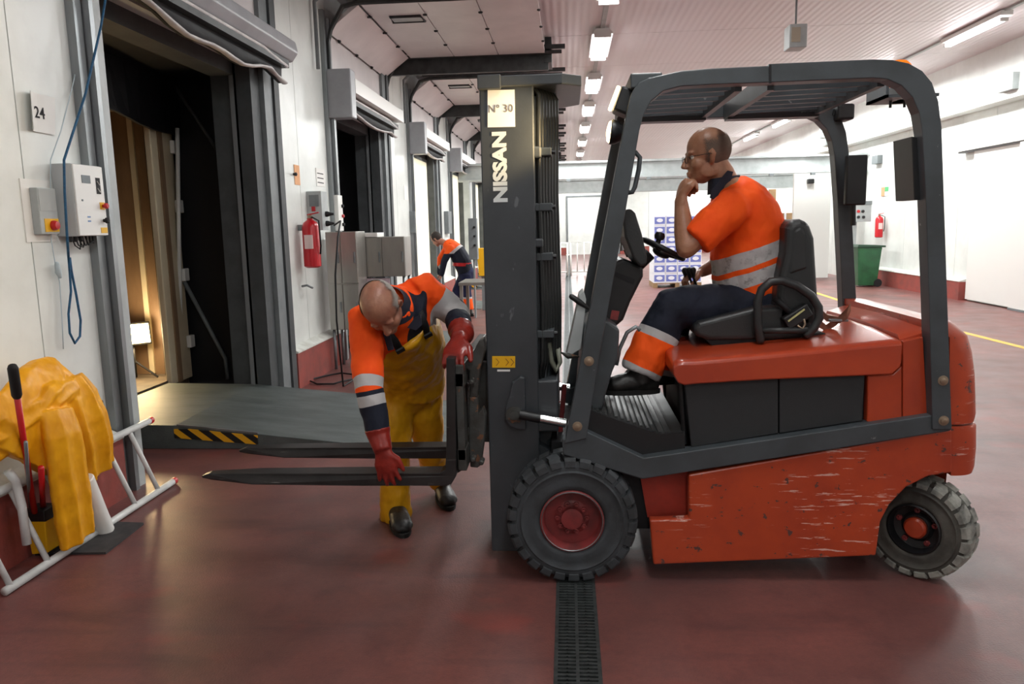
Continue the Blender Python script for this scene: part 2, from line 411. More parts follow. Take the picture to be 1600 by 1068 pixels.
# ---------------------------------------------------------------- dock doors, raised sections, shutters, levellers
def dock_door(i, a, b):
    n = i + 1
    o = bpy.data.objects.new('door_%d' % n, None); C.objects.link(o); o['kind'] = 'structure'
    X = XL
    # tunnel: grey side cheeks and head beyond the wall
    B((X - .33, a - .1, -.0), (X - .12, a, DZ + .1), 'tunnel_cheek', m_dgrey, o)
    B((X - .33, b, -.0), (X - .12, b + .1, DZ + .1), 'tunnel_cheek', m_dgrey, o)
    B((X - .33, a, DZ - .12), (X - .12, b, DZ + .1), 'tunnel_head', m_dgrey, o)
    # guide rails (aluminium uprights with dark return)
    for (y0, y1, s) in ((a - .22, a - .0, -1), (b + .0, b + .5, 1)):
        if s < 0:
            B((X, y0, .0), (X + .05, y0 + .07, 4.0), 'guide_rail', m_alu, o)
            B((X, y0 + .08, .0), (X + .09, y0 + .12, DZ + .9), 'guide_rail', m_alu, o)
            B((X - .0, y0 + .13, .0), (X + .07, y1, DZ + .2), 'guide_rail', m_lgrey, o)
        else:
            B((X - .12, y0 - .02, .0), (X + .03, y0 + .17, DZ), 'guide_rail', m_dgrey, o)
            B((X - .02, y0 + .18, .0), (X + .07, y0 + .37, DZ + .9), 'guide_rail', m_mgrey, o)
            B((X, y0 + .38, .0), (X + .09, y0 + .5, DZ + .9), 'guide_rail', m_dgrey, o)
    # raised sectional door: upright part over the opening, sloping part, level part under the ceiling
    Z0, Z1 = 3.78, 4.06
    zt = Z0
    prof = [((X + .03, 3.28), (X + .03, Z0)), ((X + .05, Z0 + .01), (X + .42, Z1)), ((X + .45, Z1), (X + 1.1, Z1)), ((X + 1.11, Z1), (X + 1.76, Z1)), ((X + 1.77, Z1), (X + 2.45, Z1))]
    for (p, q) in prof:
        d = V((q[0] - p[0], 0, q[1] - p[1])).normalized(); nn = V((-d.z, 0, d.x)) * .04
        if nn.z < 0 or (abs(nn.z) < 1e-6 and nn.x > 0): nn = -nn
        A = V((p[0], a - .08, p[1])); Bq = V((q[0], a - .08, q[1]))
        MB().prism([A, Bq, Bq + nn, A + nn], (0, b - a + .56, 0)).build('door_section', m_pink, o)
        # hinges
        for yy in (a + .35, (a + b) / 2, b - .35):
            for E in (A, Bq):
                MB().lathe(V((E.x, yy, E.z)) - nn * .35, -nn, [(.022, 0), (.022, .012), (.012, .02)], 8).build('hinge', m_blackp, o)
    # tracks
    for yy in (a - .12, b + .52):
        pts = [(X + .06, yy, 3.0), (X + .06, yy, Z0 - .12), (X + .1, yy, Z0 + .02), (X + .25, yy, Z1 - .02), (X + .42, yy, Z1 + .02), (X + 2.7, yy, Z1 + .02)]
        MB().tube(pts, .028, 6).build('track', m_dark_rail, o)
        B((X + .3, yy - .03, Z1 + .06), (X + 2.75, yy + .03, Z1 + .12), 'track_hanger', m_dark_rail, o)
    # dark shaft and spring beam
    B((X + .05, b + .58, Z1 - .22), (X + 2.5, b + .66, Z1 + .06), 'cross_beam', m_dark_rail, o)
    MB().tube([(X + .1, b + .95, Z1 - .02), (X + 2.55, b + .95, Z1 - .02)], .05, 10).build('spring_shaft', m_dark_rail, o, smooth=True)
    B((X + 2.45, b + .56, Z1 - .12), (X + 2.55, b + 1.1, ZC), 'shaft_bracket', m_dark_rail, o)
    MB().lathe((X + .25, b + .95, Z1 - .02), (1, 0, 0), [(.11, 0), (.11, .16), (.06, .17)], 14).build('cable_drum', m_blackp, o, smooth='auto')
    # window in the level section
    wc = (X + .85, a + .55, Z1 - .006)
    MB().tube([(wc[0] - .18, wc[1] - .12, wc[2]), (wc[0] + .18, wc[1] - .12, wc[2]), (wc[0] + .2, wc[1] + .12, wc[2]), (wc[0] - .2, wc[1] + .12, wc[2])], .022, 6, closed=True).build('vision_frame', m_blackp, o, smooth=True)
    B((wc[0] - .18, wc[1] - .11, wc[2] - .008), (wc[0] + .18, wc[1] + .11, wc[2] + .004), 'vision_pane', m_lgrey, o)
    # cable pipe up the wall beside the door
    MB().tube([(X + .05, a - .5, 3.3), (X + .05, a - .5, 4.0), (X + .2, a - .45, 4.15)], .022, 8).build('conduit', m_mgrey, o, smooth=True)
for i, (a, b) in enumerate(OPEN): dock_door(i, a, b)
# shutter housings
m_canvas = mat('white_canvas', (214, 212, 210), .6, rgb2=(190, 186, 186), nscale=7)
m_hous = mat('housing_grey', (160, 162, 166), .4, rgb2=(148, 150, 154), nscale=3)
for i, (a, b) in enumerate(OPEN):
    t = thing('shutter_housing', (XL, (a + b) / 2, 2.85), '%s shutter box over the dock openings of the left wall' % ['large rounded near grey', 'second grey and white', 'third grey and white', 'fourth', 'fifth', 'sixth', 'farthest'][i], 'shutter', 'shutter boxes over the dock openings')
    X = XL + .003; y0, y1 = a - .2, b + .5
    if i == 0:
        pr = [(X + .02, 3.30), (X + .16, 3.33), (X + .26, 3.28), (X + .28, 3.18), (X + .22, 3.1), (X + .02, 3.09)]
        MB().prism([(x, y0 + .2, z) for x, z in pr], (0, y1 - y0 - .15, 0)).build('cover', m_hous, t, bevel=.02, bseg=3)
    else:
        MB().prism([(X + .02, y0 + .2, 3.32), (X + .32, y0 + .2, 3.28), (X + .32, y0 + .2, 3.12), (X + .02, y0 + .2, 3.12)], (0, y1 - y0 - .3, 0)).build('cover', m_white, t)
        B((X + .0, y0, 2.82), (X + .32, y0 + .2, 3.36), 'end_box', m_hous, t, bevel=.015)
    MB().box((X + .03, y0 + .25, 3.02), (X + .24, y1 - .12, 3.085)).build('roll_recess', m_dark_rail, t)
    # rolled canvas with a drooping hem
    n = 14; hem = []; hem2 = []
    for k in range(n + 1):
        u = k / n; yv = y0 + .25 + (y1 - y0 - .4) * u
        zz = 2.98 - .1 * math.sin(math.pi * u) + (.02 * math.sin(u * 17) if i == 0 else 0)
        if u > .85: zz -= (u - .85) * .5
        hem.append(V((X + .2, yv, zz))); hem2.append(V((X + .23, yv, 3.08 if u < .85 else 3.06 - (u - .85) * .2)))
    MB().tube(hem, [(.018 + .016 * abs(math.sin(k * 1.7)), .014) for k in range(n + 1)], 8).build('canvas_hem', m_canvas, t, smooth=True)
    MB().tube(hem2, .016, 8).build('canvas_edge', m_canvas, t, smooth=True)
    MB().rings([[p + V((-.03, 0, 0)), p2 + V((-.05, 0, 0)), p2 + V((-.08, 0, 0)), p + V((-.06, 0, 0))] for p, p2 in zip(hem, hem2)]).build('canvas_roll', m_black, t, smooth=True)
    MB().tube([(X + .12, y0 + .3, 3.04), (X + .12, y1 - .15, 3.04)], .05, 12).build('roller', m_dark_rail, t, smooth=True)
# levellers (wedge-shaped steel ramps)
m_plate = mat('steel_deck', (98, 106, 106), .5, .35, rgb2=(80, 88, 88), nscale=2.5, stretch=(1, 3, 1), bump=.25, bscale=90)
for i, (a, b) in enumerate(OPEN[:5]):
    y0, y1 = a + .75, b - .02
    t = thing('dock_leveller', (XL, (y0 + y1) / 2, 0), ('large grey steel ramp plate at near dock opening behind the man in yellow bib', 'second grey steel ramp plate at dark opening beyond cabinets', 'third grey steel ramp plate by the man bending far away', 'fourth grey steel ramp plate, far along left wall', 'farthest grey steel ramp plate along left wall')[i], 'ramp', 'steel ramp plates at the dock openings')
    X = XL
    MB().prism([(X - .95, y0, .19), (X - .12, y0, .175), (X + (1.35 if i == 0 else .9), y0, .02), (X + (1.9 if i == 0 else 1.1), y0, .006), (X + (1.9 if i == 0 else 1.1), y0, 0), (X - .95, y0, 0)], (0, y1 - y0, 0)).build('deck', m_plate, t, bevel=.003, bseg=1)
    MB().prism([(X - .12, y0 - .012, .15), (X + .0, y0 - .012, .15), (X + .5, y0 - .012, .1), (X + .5, y0 - .012, .035), (X - .12, y0 - .012, .085)], (0, .011, 0)).build('hazard_strip', m_haz, t)
    MB().bar((X - .1, y0 + .005, .178), (X + .5, y0 + .005, .115), .02, .012).build('edge_trim', m_alu, t)
    B((X + .5, y0 - .01, 0), (X + .9, y0 + .02, .025), 'edge_skirt', m_mgrey, t)
# ---------------------------------------------------------------- beyond the openings
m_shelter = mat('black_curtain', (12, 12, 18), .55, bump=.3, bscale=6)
def shelter(a, b, name, label, bright=False):
    t = thing(name, (XL - .9, (a + b) / 2, 0), label, 'dock shelter', 'black dock shelters outside the openings')
    X = XL - .34
    B((X - .02, b + .05, -.6), (X, b + .6, 3.6), 'side_curtain', m_shelter, t)
    B((X - .75, b + .55, -.6), (X - .02, b + .6, 3.6), 'side_curtain', m_shelter, t)
    B((X - .75, a - .1, -.6), (X, a - .0, 3.6), 'side_curtain', m_shelter, t)
    B((X - .75, a, 2.98), (X, b + .6, 3.6), 'head_curtain', m_shelter, t)
    return t
# first bay: lit trailer behind
a, b = OPEN[0]
t = shelter(a, b, 'dock_shelter', 'black dock shelter curtains with a diagonal strut in near opening')
X = XL - .62
# drooping head curtain
n = 12; top = []; bot = []
for k in range(n + 1):
    u = k / n; yv = a + (b + .5 - a) * u
    top.append(V((X - .25, yv, 3.0))); bot.append(V((X - .25 - .06 * math.sin(u * 9), yv, 2.5 + .05 * (1 - u) + .03 * math.sin(u * 5))))
MB().rings([[p, q, q + V((-.03, 0, 0)), p + V((-.03, 0, 0))] for p, q in zip(top, bot)]).build('hanging_curtain', m_shelter, t)
B((X - .56, 7.11, -.6), (X - .5, b + .7, 3.6), 'side_curtain', m_shelter, t)  # added black panel blocking daylight through the gap beside the trailer
B((X - .56, a - .4, 2.8), (X - .5, 7.11, 3.6), 'head_curtain', m_shelter, t)  # added panel closing off sky light above the trailer roof
B((X - .56, a - .4, -.6), (X - .5, 7.11, .06), 'lower_daylight_block', m_shelter, t)  # added panel stopping daylight from leaking in under the trailer
MB().tube([P(288, 440, Y=7.18), P(352, 560, Y=7.27), P(356, 592, Y=7.27)], .02, 8).build('strut', m_mgrey, t, smooth=True)
MB().tube([P(262, 118, Y=7.2), P(338, 232, Y=7.27)], .018, 8).build('strut', m_dgrey, t, smooth=True)
MB().tube([P(277, 200, Y=7.14), P(280, 400, Y=7.14), P(284, 580, Y=7.14)], .02, 8).build('curtain_shine_strip', m_white, t, smooth=True)  # white tube standing for the shine along the black curtain edge
m_trail = mat('trailer_lining', (132, 106, 80), .5, rgb2=(116, 92, 68), nscale=5, stretch=(1, 1, .3))
m_beige = mat('trailer_frame', (206, 194, 166), .4, rgb2=(196, 182, 154), nscale=3)
t = thing('trailer', (-5.5, 6, 0), 'lit lorry trailer with brown lining seen through near dock opening', 'trailer')
TX = -3.76
B((-10, 7.18, .19), (TX, 7.24, 2.75), 'side_wall', m_trail, t); B((-10, 4.5, .19), (TX, 4.58, 2.75), 'side_wall', m_trail, t)
B((-10.06, 4.5, .19), (-10, 7.24, 2.75), 'front_wall', m_trail, t); B((-10, 4.5, 2.7), (TX, 7.24, 2.78), 'roof', m_trail, t)
B((-10, 4.5, .08), (TX + .0, 7.24, .19), 'bed', mat('trailer_bed', (96, 84, 70), .7, rgb2=(70, 62, 52), nscale=6), t)
for k in range(9): B((TX - .35 - k * .62, 7.155, .2), (TX - .3 - k * .62, 7.18, 2.7), 'wall_rib', m_beige, t)
B((TX - .02, 6.84, .15), (TX + .04, 7.24, 2.8), 'rear_post', m_beige, t, bevel=.01); B((TX + .04, 6.95, .15), (TX + .055, 7.02, 2.8), 'door_seal', m_trail, t)
B((TX - .02, 4.5, .15), (TX + .08, 4.75, 2.8), 'rear_post', m_beige, t)
for z in (.45, 1.1, 1.75, 2.3): B((TX + .045, 7.16, z), (TX + .09, 7.25, z + .12), 'door_hinge', m_white, t, bevel=.008)
pl = P(206, 522, Y=6.98)
t = thing('flood_lamp', (pl.x, pl.y, .19), 'bright warm flood lamp on the trailer bed inside near opening', 'lamp')
fd = (V((0, 3, 1.3)) - pl).normalized(); sd = fd.cross(V((0, 0, 1))).normalized(); ud = sd.cross(fd)
MB().obox(pl, sd * .16, fd * .05, ud * .11).build('housing', m_blackp, t, bevel=.01)
MB().obox(pl + fd * .055, sd * .14, fd * .006, ud * .09).build('glowing_glass', mat('lamp_glass', (255, 230, 170), .3, emit=(255, 226, 165), estr=22), t)
MB().tube([pl - ud * .1, V((pl.x, pl.y, .2))], .014, 8).build('stand_pole', m_blackp, t, smooth=True)
for k in range(3):
    q = 2.1 * k; MB().tube([V((pl.x, pl.y, .36)), V((pl.x + .22 * math.cos(q), pl.y + .22 * math.sin(q), .2))], .01, 6).build('stand_leg', m_blackp, t)
l = bpy.data.lights.new('flood_beam', 'POINT'); l.energy = 30; l.color = (1, .74, .42); l.shadow_soft_size = .1
o = bpy.data.objects.new('flood_beam', l); o.location = pl + fd * .12; C.objects.link(o)
# black panel added behind the second bay to shut out daylight
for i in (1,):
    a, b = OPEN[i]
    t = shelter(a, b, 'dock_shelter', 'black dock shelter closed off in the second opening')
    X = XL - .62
    B((X - .56, a - .1, -.6), (X - .5, b + .7, 3.6), 'back_blackout', m_shelter, t)
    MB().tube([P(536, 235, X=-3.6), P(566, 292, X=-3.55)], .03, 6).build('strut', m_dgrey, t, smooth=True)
# white translucent curtains drawn over the farther openings, lit by daylight behind
m_trans = bpy.data.materials.new('translucent_white_curtain'); m_trans.use_nodes = True
_t = Nt(m_trans); _d = _t.new('ShaderNodeBsdfTranslucent'); _d.inputs[0].default_value = (.95, .93, .84, 1); _e = _t.new('ShaderNodeBsdfDiffuse'); _e.inputs[0].default_value = (.9, .89, .84, 1)
_m = _t.new('ShaderNodeMixShader'); _m.inputs[0].default_value = .3; _t.link(_d.outputs[0], _m.inputs[1]); _t.link(_e.outputs[0], _m.inputs[2]); _t.link(_m.outputs[0], _t.n['Material Output'].inputs[0])
for i in range(2, 7):
    a, b = OPEN[i]
    t = thing('translucent_curtain', (XL - .1, (a + b) / 2, 0), '%s bright daylit white curtain closing a dock opening' % ORD[i - 2], 'curtain', 'daylit curtains of the farther dock openings')
    for q in range(3):
        w = (b - a) / 3
        B((XL - .115, a + w * q + .006, .21), (XL - .105, a + w * (q + 1) - .006, 2.9), 'curtain_strip', m_trans, t)
    B((XL - .12, a, 2.86), (XL - .1, b, 2.92), 'curtain_bar', m_alu, t)
# apron outside for daylight bays
B((-30, YB, -1.3), (XL - 2.2, YF + 5, -1.2), 'ground', mat('yard_concrete', (170, 168, 160), .9), kind='structure')
# ---------------------------------------------------------------- ceiling lights
def fixture(x, y, label, grp, n_t):
    t = thing('ceiling_light', (x, y, ZC), label, 'ceiling light', grp)
    if n_t == 2:
        MB().prism([(x - .15, y - .8, ZC - .1), (x + .15, y - .8, ZC - .1), (x + .09, y - .8, ZC - .03), (x - .09, y - .8, ZC - .03)], (0, 1.6, 0)).build('fixture_body', m_fix, t)
    else: B((x - .08, y - .85, ZC - .08), (x + .08, y + .85, ZC - .02), 'fixture_body', m_fix, t)
    for q in ((-.085, 0, .085) if n_t == 2 else (-.03, .03)):
        MB().tube([(x + q, y - .75, ZC - .125), (x + q, y + .75, ZC - .125)], .022, 8, round_end=True).build('fluorescent_tube', m_tube, t, smooth=True)
    for q in (-.8, .77): B((x - .12 if n_t == 2 else x - .05, y + q, ZC - .15), (x + .12 if n_t == 2 else x + .05, y + q + .03, ZC - .1), 'end_cap', m_fix, t)
OUT = ['farthest behind the viewpoint', 'just behind the viewpoint', 'directly ahead of the viewpoint overhead', 'out of view above the guard roof']
for nm, x, ys, nn in (('middle', MID_X, MID_Y, 2), ('right', RIGHT_X, RIGHT_Y, 1)):
    k = 0
    for y in ys:
        vis = y > 8.5
        if nm == 'middle':
            lb = '%s lit fluorescent fixture in the row above the forklift mast' % ORD[k] if vis else 'fluorescent fixture of the middle row, %s' % OUT[MID_Y.index(y)]
        else:
            lb = '%s lit tube fixture in the row near the right wall' % ORD[k] if vis else 'tube fixture of the right row, %s' % OUT[RIGHT_Y.index(y)]
        if vis: k += 1
        fixture(x, y, lb, ('fixtures of the %s light row' % nm) if vis else 'fixtures of the %s light row out of view' % nm, nn)
    t = B((x - .03, YB + .3, ZC - .03), (x + .03, YF - .5, ZC - .001), 'lighting_trunking', m_lgrey, label='thin metal trunking carrying the %s row of ceiling lights' % nm, cat='trunking')
# emergency lamps hung from the ceiling
for (px, py, Y, lb) in ((1243, 55, 9.6, 'small box lamp hung from the ceiling above the overhead guard'), (1290, 205, 19, 'small box hung far off near the right wall beam')):
    p = P(px, py, Y=Y)
    t = thing('hanging_lamp', (p.x, p.y, p.z - .1), lb, 'lamp')
    B((p.x - .1, p.y - .12, p.z - .16), (p.x + .1, p.y + .12, p.z + .1), 'lamp_box', m_lgrey, t, bevel=.01)
    B((p.x - .08, p.y - .13, p.z - .1), (p.x + .02, p.y - .12, p.z + .06), 'lamp_face', mat('lamp_face', (168, 158, 140), .4), t)
    MB().tube([(p.x, p.y, p.z + .1), (p.x, p.y, ZC)], .012, 6).build('rod', m_mgrey, t)
# ---------------------------------------------------------------- far cross frames
def beam_frame(Y, z0, z1, x0, x1, m, name, post=None):
    o = bpy.data.objects.new(name, None); C.objects.link(o); o['kind'] = 'structure'
    B((x0, Y, z1 - .05), (x1, Y + .25, z1), 'flange', m, o); B((x0, Y + .09, z0 + .05), (x1, Y + .16, z1 - .05), 'web', m, o); B((x0, Y, z0), (x1, Y + .25, z0 + .05), 'flange', m, o)
    for px in (post or []): B((px - .08, Y, 0), (px + .08, Y + .25, z0), 'post', m, o)
    return o
beam_frame(19.8, 2.68, 3.12, XL, XR - .05, m_lgrey, 'trim_3', [6.98, XL + .2])
beam_frame(25.5, 2.55, 3.0, XL, XR - .05, m_lgrey, 'trim_4', [6.2, XL + .2])
for q in range(9):
    x = -2 + q * 1.0
    o = B((x, 19.75, 2.62), (x + .1, 19.85, 2.68), 'hanger_clip', m_mgrey, bpy.data.objects['trim_3'])
# white partition at the right of the cross frame
B((5.95, 21.0, 0), (6.9, 21.1, 2.85), 'wall_partition', m_white, kind='structure')
# ================================================================ FORKLIFT
N0, N1 = 3.22, 4.24           # near and far flank of the truck body
YC = (N0 + N1) / 2
def scratched(name, rgb, rgb2, dens=.66):
    m = bpy.data.materials.new(name); m.use_nodes = True
    t = Nt(m); b = t.n['Principled BSDF']
    f = t.ramp(t.noise(5, 5, t.coord(), .6), .4, .7); c = t.mix(f, lin(rgb), lin(rgb2))
    s1 = t.ramp(t.noise(5, 4, t.coord((1.3, 1, 15)), .65), dens, dens + .02)
    zone = t.ramp(t.noise(2.1, 2, t.coord(), .5), .5, .6)
    s1 = t.math('MULTIPLY', s1, zone)
    c = t.mix(s1, c, lin((214, 168, 156)))
    s2 = t.ramp(t.noise(22, 4, t.coord((1, 1, 1.3)), .6), dens + .03, dens + .05)
    c = t.mix(s2, c, lin((90, 60, 56)))
    t.link(c, b.inputs['Base Color']); b.inputs['Roughness'].default_value = .32; b.inputs['Coat Weight'].default_value = .25; b.inputs['Coat Roughness'].default_value = .2
    return m
m_or = scratched('worn_orange_red_paint', (180, 68, 34), (162, 58, 32), .612)
m_or2 = mat('orange_red_paint', (178, 66, 34), .28, rgb2=(162, 58, 34), nscale=4, coat=.4)
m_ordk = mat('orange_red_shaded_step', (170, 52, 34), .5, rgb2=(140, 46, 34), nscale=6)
m_fr = mat('charcoal_frame_paint', (66, 72, 76), .42, rgb2=(56, 61, 64), nscale=5, scratch=(26, (120, 124, 124), .72, (1, 1, 1)))
m_mast = mat('mast_paint', (62, 66, 70), .42, rgb2=(52, 56, 60), nscale=3, scratch=(12, (96, 100, 104), .68, (1, 1, .6)), bump=.04)
m_worn = mat('worn_steel', (78, 80, 78), .55, .4, rgb2=(58, 54, 50), nscale=9, scratch=(14, (120, 84, 62), .62, (1, 1, 1)), bump=.2, bscale=40)
m_fork = mat('fork_steel', (58, 56, 56), .42, .5, rgb2=(44, 42, 42), nscale=7, scratch=(9, (100, 98, 96), .66, (.3, 1, 3)))
m_vent = mat('black_mesh_panel', (36, 38, 40), .6, bump=.15, bscale=250)
m_tyre = mat('tyre_rubber', (60, 64, 68), .75, rgb2=(44, 46, 48), nscale=8, bump=.12, bscale=60)
m_tyred = mat('dusty_tyre_rubber', (86, 84, 78), .8, rgb2=(52, 50, 46), nscale=6, bump=.12, bscale=60)
m_lug = mat('pale_worn_tread', (150, 150, 142), .8, rgb2=(92, 92, 88), nscale=12)
m_rim = mat('dull_red_rim', (134, 50, 50), .5, rgb2=(100, 42, 42), nscale=12)
m_chrome = mat('chrome_rod', (225, 226, 226), .18, 1)
m_bolt = mat('brass_bolt', (150, 132, 112), .4, .6)
m_seat = mat('black_vinyl', (40, 42, 43), .42, bump=.08, bscale=140)
m_hose = mat('hose_rubber', (34, 36, 36), .45)
m_chain = mat('chain_steel', (96, 90, 78), .45, .7, rgb2=(60, 54, 46), nscale=40)
lift = thing('forklift', (.9, YC, 0), 'orange-red electric forklift with dark guard frame and raised seat, carrying the driver', 'forklift')

# ---- lower chassis panels (side profile, then across)
low = [(1018, 770), (1003, 748), (1074, 741), (1455, 676), (1488, 671), (1488, 738), (1450, 744), (1416, 761), (1390, 788), (1376, 815), (1369, 868), (1021, 882), (1015, 815)]
for Y0, Y1 in ((N0, N0 + .05), (N1 - .05, N1)):
    pts = [P(x, y, Y=N0) for x, y in [(1076, 741), (1455, 676), (1488, 671), (1488, 738), (1450, 744), (1416, 761), (1390, 788), (1376, 815), (1369, 868), (1021, 882), (1015, 812), (1077, 810)]]
    MB().prism([V((p.x, Y0, p.z)) for p in pts], (0, Y1 - Y0, 0)).build('lower_side_panel', m_or, lift, bevel=.008)
def sp(pix, Y0, Y1, name, m, parent=None, ref=None, **k):
    pts = [P(x, y, Y=ref if ref is not None else Y0) for x, y in pix]
    return MB().prism([V((p.x, Y0, p.z)) for p in pts], (0, Y1 - Y0, 0)).build(name, m, parent or lift, **k)
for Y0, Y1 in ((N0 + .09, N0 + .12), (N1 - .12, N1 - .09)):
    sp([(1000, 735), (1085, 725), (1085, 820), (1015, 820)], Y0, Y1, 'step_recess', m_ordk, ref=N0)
# chassis core
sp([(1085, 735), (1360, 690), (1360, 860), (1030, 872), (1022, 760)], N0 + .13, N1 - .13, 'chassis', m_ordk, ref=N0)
sp([(1360, 690), (1490, 672), (1495, 735), (1440, 738), (1400, 760), (1370, 800)], N0 + .3, N1 - .3, 'rear_chassis', m_black, ref=N0)
sp([(925, 710), (1022, 750), (1022, 850), (940, 860), (860, 800), (860, 710)], N0 + .2, N1 - .2, 'front_axle_housing', m_black, ref=N0)
# dark frame rail with its kink
rail = [(878, 684), (917, 672), (1005, 713), (1455, 646), (1482, 643), (1482, 671), (1003, 746), (880, 708)]
for Y0, Y1 in ((N0 - .02, N0 + .06), (N1 - .06, N1 + .02)):
    sp(rail, Y0, Y1, 'frame_rail', m_fr, ref=N0, bevel=.005)
# battery side panel (black), rear side panel, hood
for Y0, Y1 in ((N0 + .03, N0 + .06), (N1 - .06, N1 - .03)):
    sp([(1071, 598), (1219, 590), (1219, 680), (1082, 702)], Y0, Y1, 'battery_panel', m_vent, ref=N0, bevel=.004)
    sp([(1221, 590), (1356, 583), (1352, 660), (1221, 680)], Y0, Y1, 'battery_panel', m_vent, ref=N0, bevel=.004)
    sp([(1414, 534), (1446, 527), (1453, 655), (1414, 659)], Y0 - .01, Y1 + .01, 'rear_side_panel', m_or2, ref=N0, bevel=.004)
    sp([(1359, 588), (1398, 586), (1413, 572), (1413, 659), (1358, 662)], Y0 - .01, Y1 + .01, 'rear_side_panel', m_or2, ref=N0, bevel=.006)
sp([(1085, 590), (1440, 560), (1440, 680), (1085, 712)], N0 + .07, N1 - .07, 'battery_box', m_black, ref=N0)
# hood: cross-section lofted along the truck
def hood():
    hx = [(1052, 574, 584), (1060, 569, 598), (1070, 568, 602), (1086, 568, 600), (1200, 558, 593), (1300, 548, 589), (1396, 538, 585), (1408, 537, 574), (1411, 538, 560)]
    hs = []
    for x, yt, yb in hx:
        top = P(x, yt, Y=N0); bot = P(x, yb, Y=N0); r = .035
        zc = top.z + .016
        ring = [(N0 + .0, bot.z), (N0, top.z), (N0 + .012, top.z + .012), (N0 + .05, zc), (N0 + .3, zc + .012), (N1 - .3, zc + .012), (N1 - .05, zc), (N1 - .012, top.z + .012), (N1, top.z), (N1, bot.z)]
        hs.append([V((top.x, yy, zz)) for yy, zz in ring])
    # front slopes inward a little
    return MB().rings(hs)
hood().build('battery_hood', m_or2, lift, smooth='auto', bevel=.006)
h0 = P(1407, 535, Y=N0)
# rear deck behind hood
def deck():
    rs = []
    for x, z in ((P(1413, 535, Y=N0).x, P(1413, 533, Y=N0).z), (P(1450, 522, Y=N0).x, P(1450, 522, Y=N0).z), (P(1484, 519, Y=N0).x, P(1484, 521, Y=N0).z)):
        rs.append([V((x, yy, zz)) for yy, zz in ((N0 + .045, z - .5), (N0 + .045, z), (N0 + .07, z + .02), (YC, z + .03), (N1 - .07, z + .02), (N1 - .045, z), (N1 - .045, z - .5))])
    return MB().rings(rs)
deck().build('rear_deck', m_or2, lift, smooth='auto')
# counterweight: rounded block, swept in plan
def cw(prof, inset):
    """prof: list of (px, py) outline of the tail; each level gets a rounded plan"""
    rs = []
    for px, py, xi in prof:
        p = P(px, py, Y=N0 + .05); x0 = P(xi, py, Y=N0).x; xr = p.x; z = p.z
        ring = []; n = 7; r = min(.24, (xr - x0) * .8)
        ring.append(V((x0, N0 + .01, z)))
        for k in range(n + 1):
            q = -math.pi / 2 + math.pi / 2 * k / n; ring.append(V((xr - r + r * math.cos(q), N0 + .01 + r + r * math.sin(q), z)))
        for k in range(n + 1):
            q = math.pi / 2 * k / n; ring.append(V((xr - r + r * math.cos(q), N1 - .01 - r + r * math.sin(q), z)))
        ring.append(V((x0, N1 - .01, z))); rs.append(ring)
    return MB().rings(rs)
cw([(1478, 499, 1452), (1494, 503, 1452), (1507, 510, 1452), (1516, 524, 1486), (1526, 550, 1486), (1532, 585, 1486), (1534, 620, 1486), (1535, 648, 1486), (1531, 659, 1486)], 0).build('counterweight_upper', m_or, lift, smooth='auto')
cw([(1530, 662, 1488), (1535, 666, 1488), (1535, 700, 1488), (1531, 730, 1488), (1526, 738, 1488)], 0).build('counterweight_lower', m_or, lift, smooth='auto')
rs = []
for px, py, xi in [(1529, 738, 1500), (1524, 790, 1502), (1516, 830, 1502)]:
    p = P(px, py, Y=N0 + .05); x0 = P(xi, py, Y=N0).x
    rs.append([V((x0, N0 + .33, p.z)), V((p.x - .03, N0 + .25, p.z)), V((p.x, N0 + .4, p.z)), V((p.x, N1 - .4, p.z)), V((p.x - .03, N1 - .25, p.z)), V((x0, N1 - .33, p.z))])
MB().rings(rs).build('counterweight_skirt', m_or2, lift, smooth='auto')
MB().tube([P(1446, 512, Y=N0 + .1) + V((0, 0, -.03)), P(1446, 512, Y=N0 + .1)], [.01, .022], 10).build('hood_latch_knob', m_blackp, lift, smooth='auto')
# thin rubber lip across the rear deck
MB().tube([V((P(1484, 500, Y=N0).x - .012, N0 + .1, P(1484, 506, Y=N0).z)), V((P(1484, 500, Y=N0).x - .012, N1 - .1, P(1484, 506, Y=N0).z))], .006, 6).build('deck_seam', m_black, lift)

# ---- overhead guard: near and far side hoops
hoop = [(882, 690), (900, 600), (940, 380), (972, 210), (984, 152), (988, 143), (997, 131), (1012, 124), (1035, 119), (1062, 113), (1110, 109), (1198, 105), (1198, 102), (1360, 95), (1390, 96), (1415, 101), (1436, 113), (1451, 131), (1461, 160), (1466, 200), (1472, 380), (1482, 668),
        (1452, 668), (1447, 480), (1441, 300), (1436, 208), (1431, 178), (1421, 154), (1404, 136), (1382, 126), (1360, 124), (1198, 131), (1110, 134), (1062, 137), (1035, 144), (1016, 160), (1004, 182), (998, 205), (968, 380), (935, 560), (916, 682)]
for k, (Y0, Y1) in enumerate(((N0 - .03, N0 + .05), (N1 - .05, N1 + .03))):
    sp(hoop, Y0, Y1, 'guard_hoop', m_fr, ref=N0, bevel=.007)
    for (bx, by) in ((920, 562), (902, 663), (1468, 592), (1469, 654)):
        p = P(bx, by, Y=N0)
        yy = Y0 if k == 0 else Y1
        MB().lathe((p.x, yy, p.z), (0, -1 if k == 0 else 1, 0), [(.021, -.001), (.021, .002), (.013, .003), (.013, .008), (.005, .010)], 14).build('guard_bolt', m_bolt, lift)
sp([(1198, 104), (1202, 104), (1202, 132), (1198, 132)], N0 - .033, N0 - .029, 'weld_joint', m_black, ref=N0)
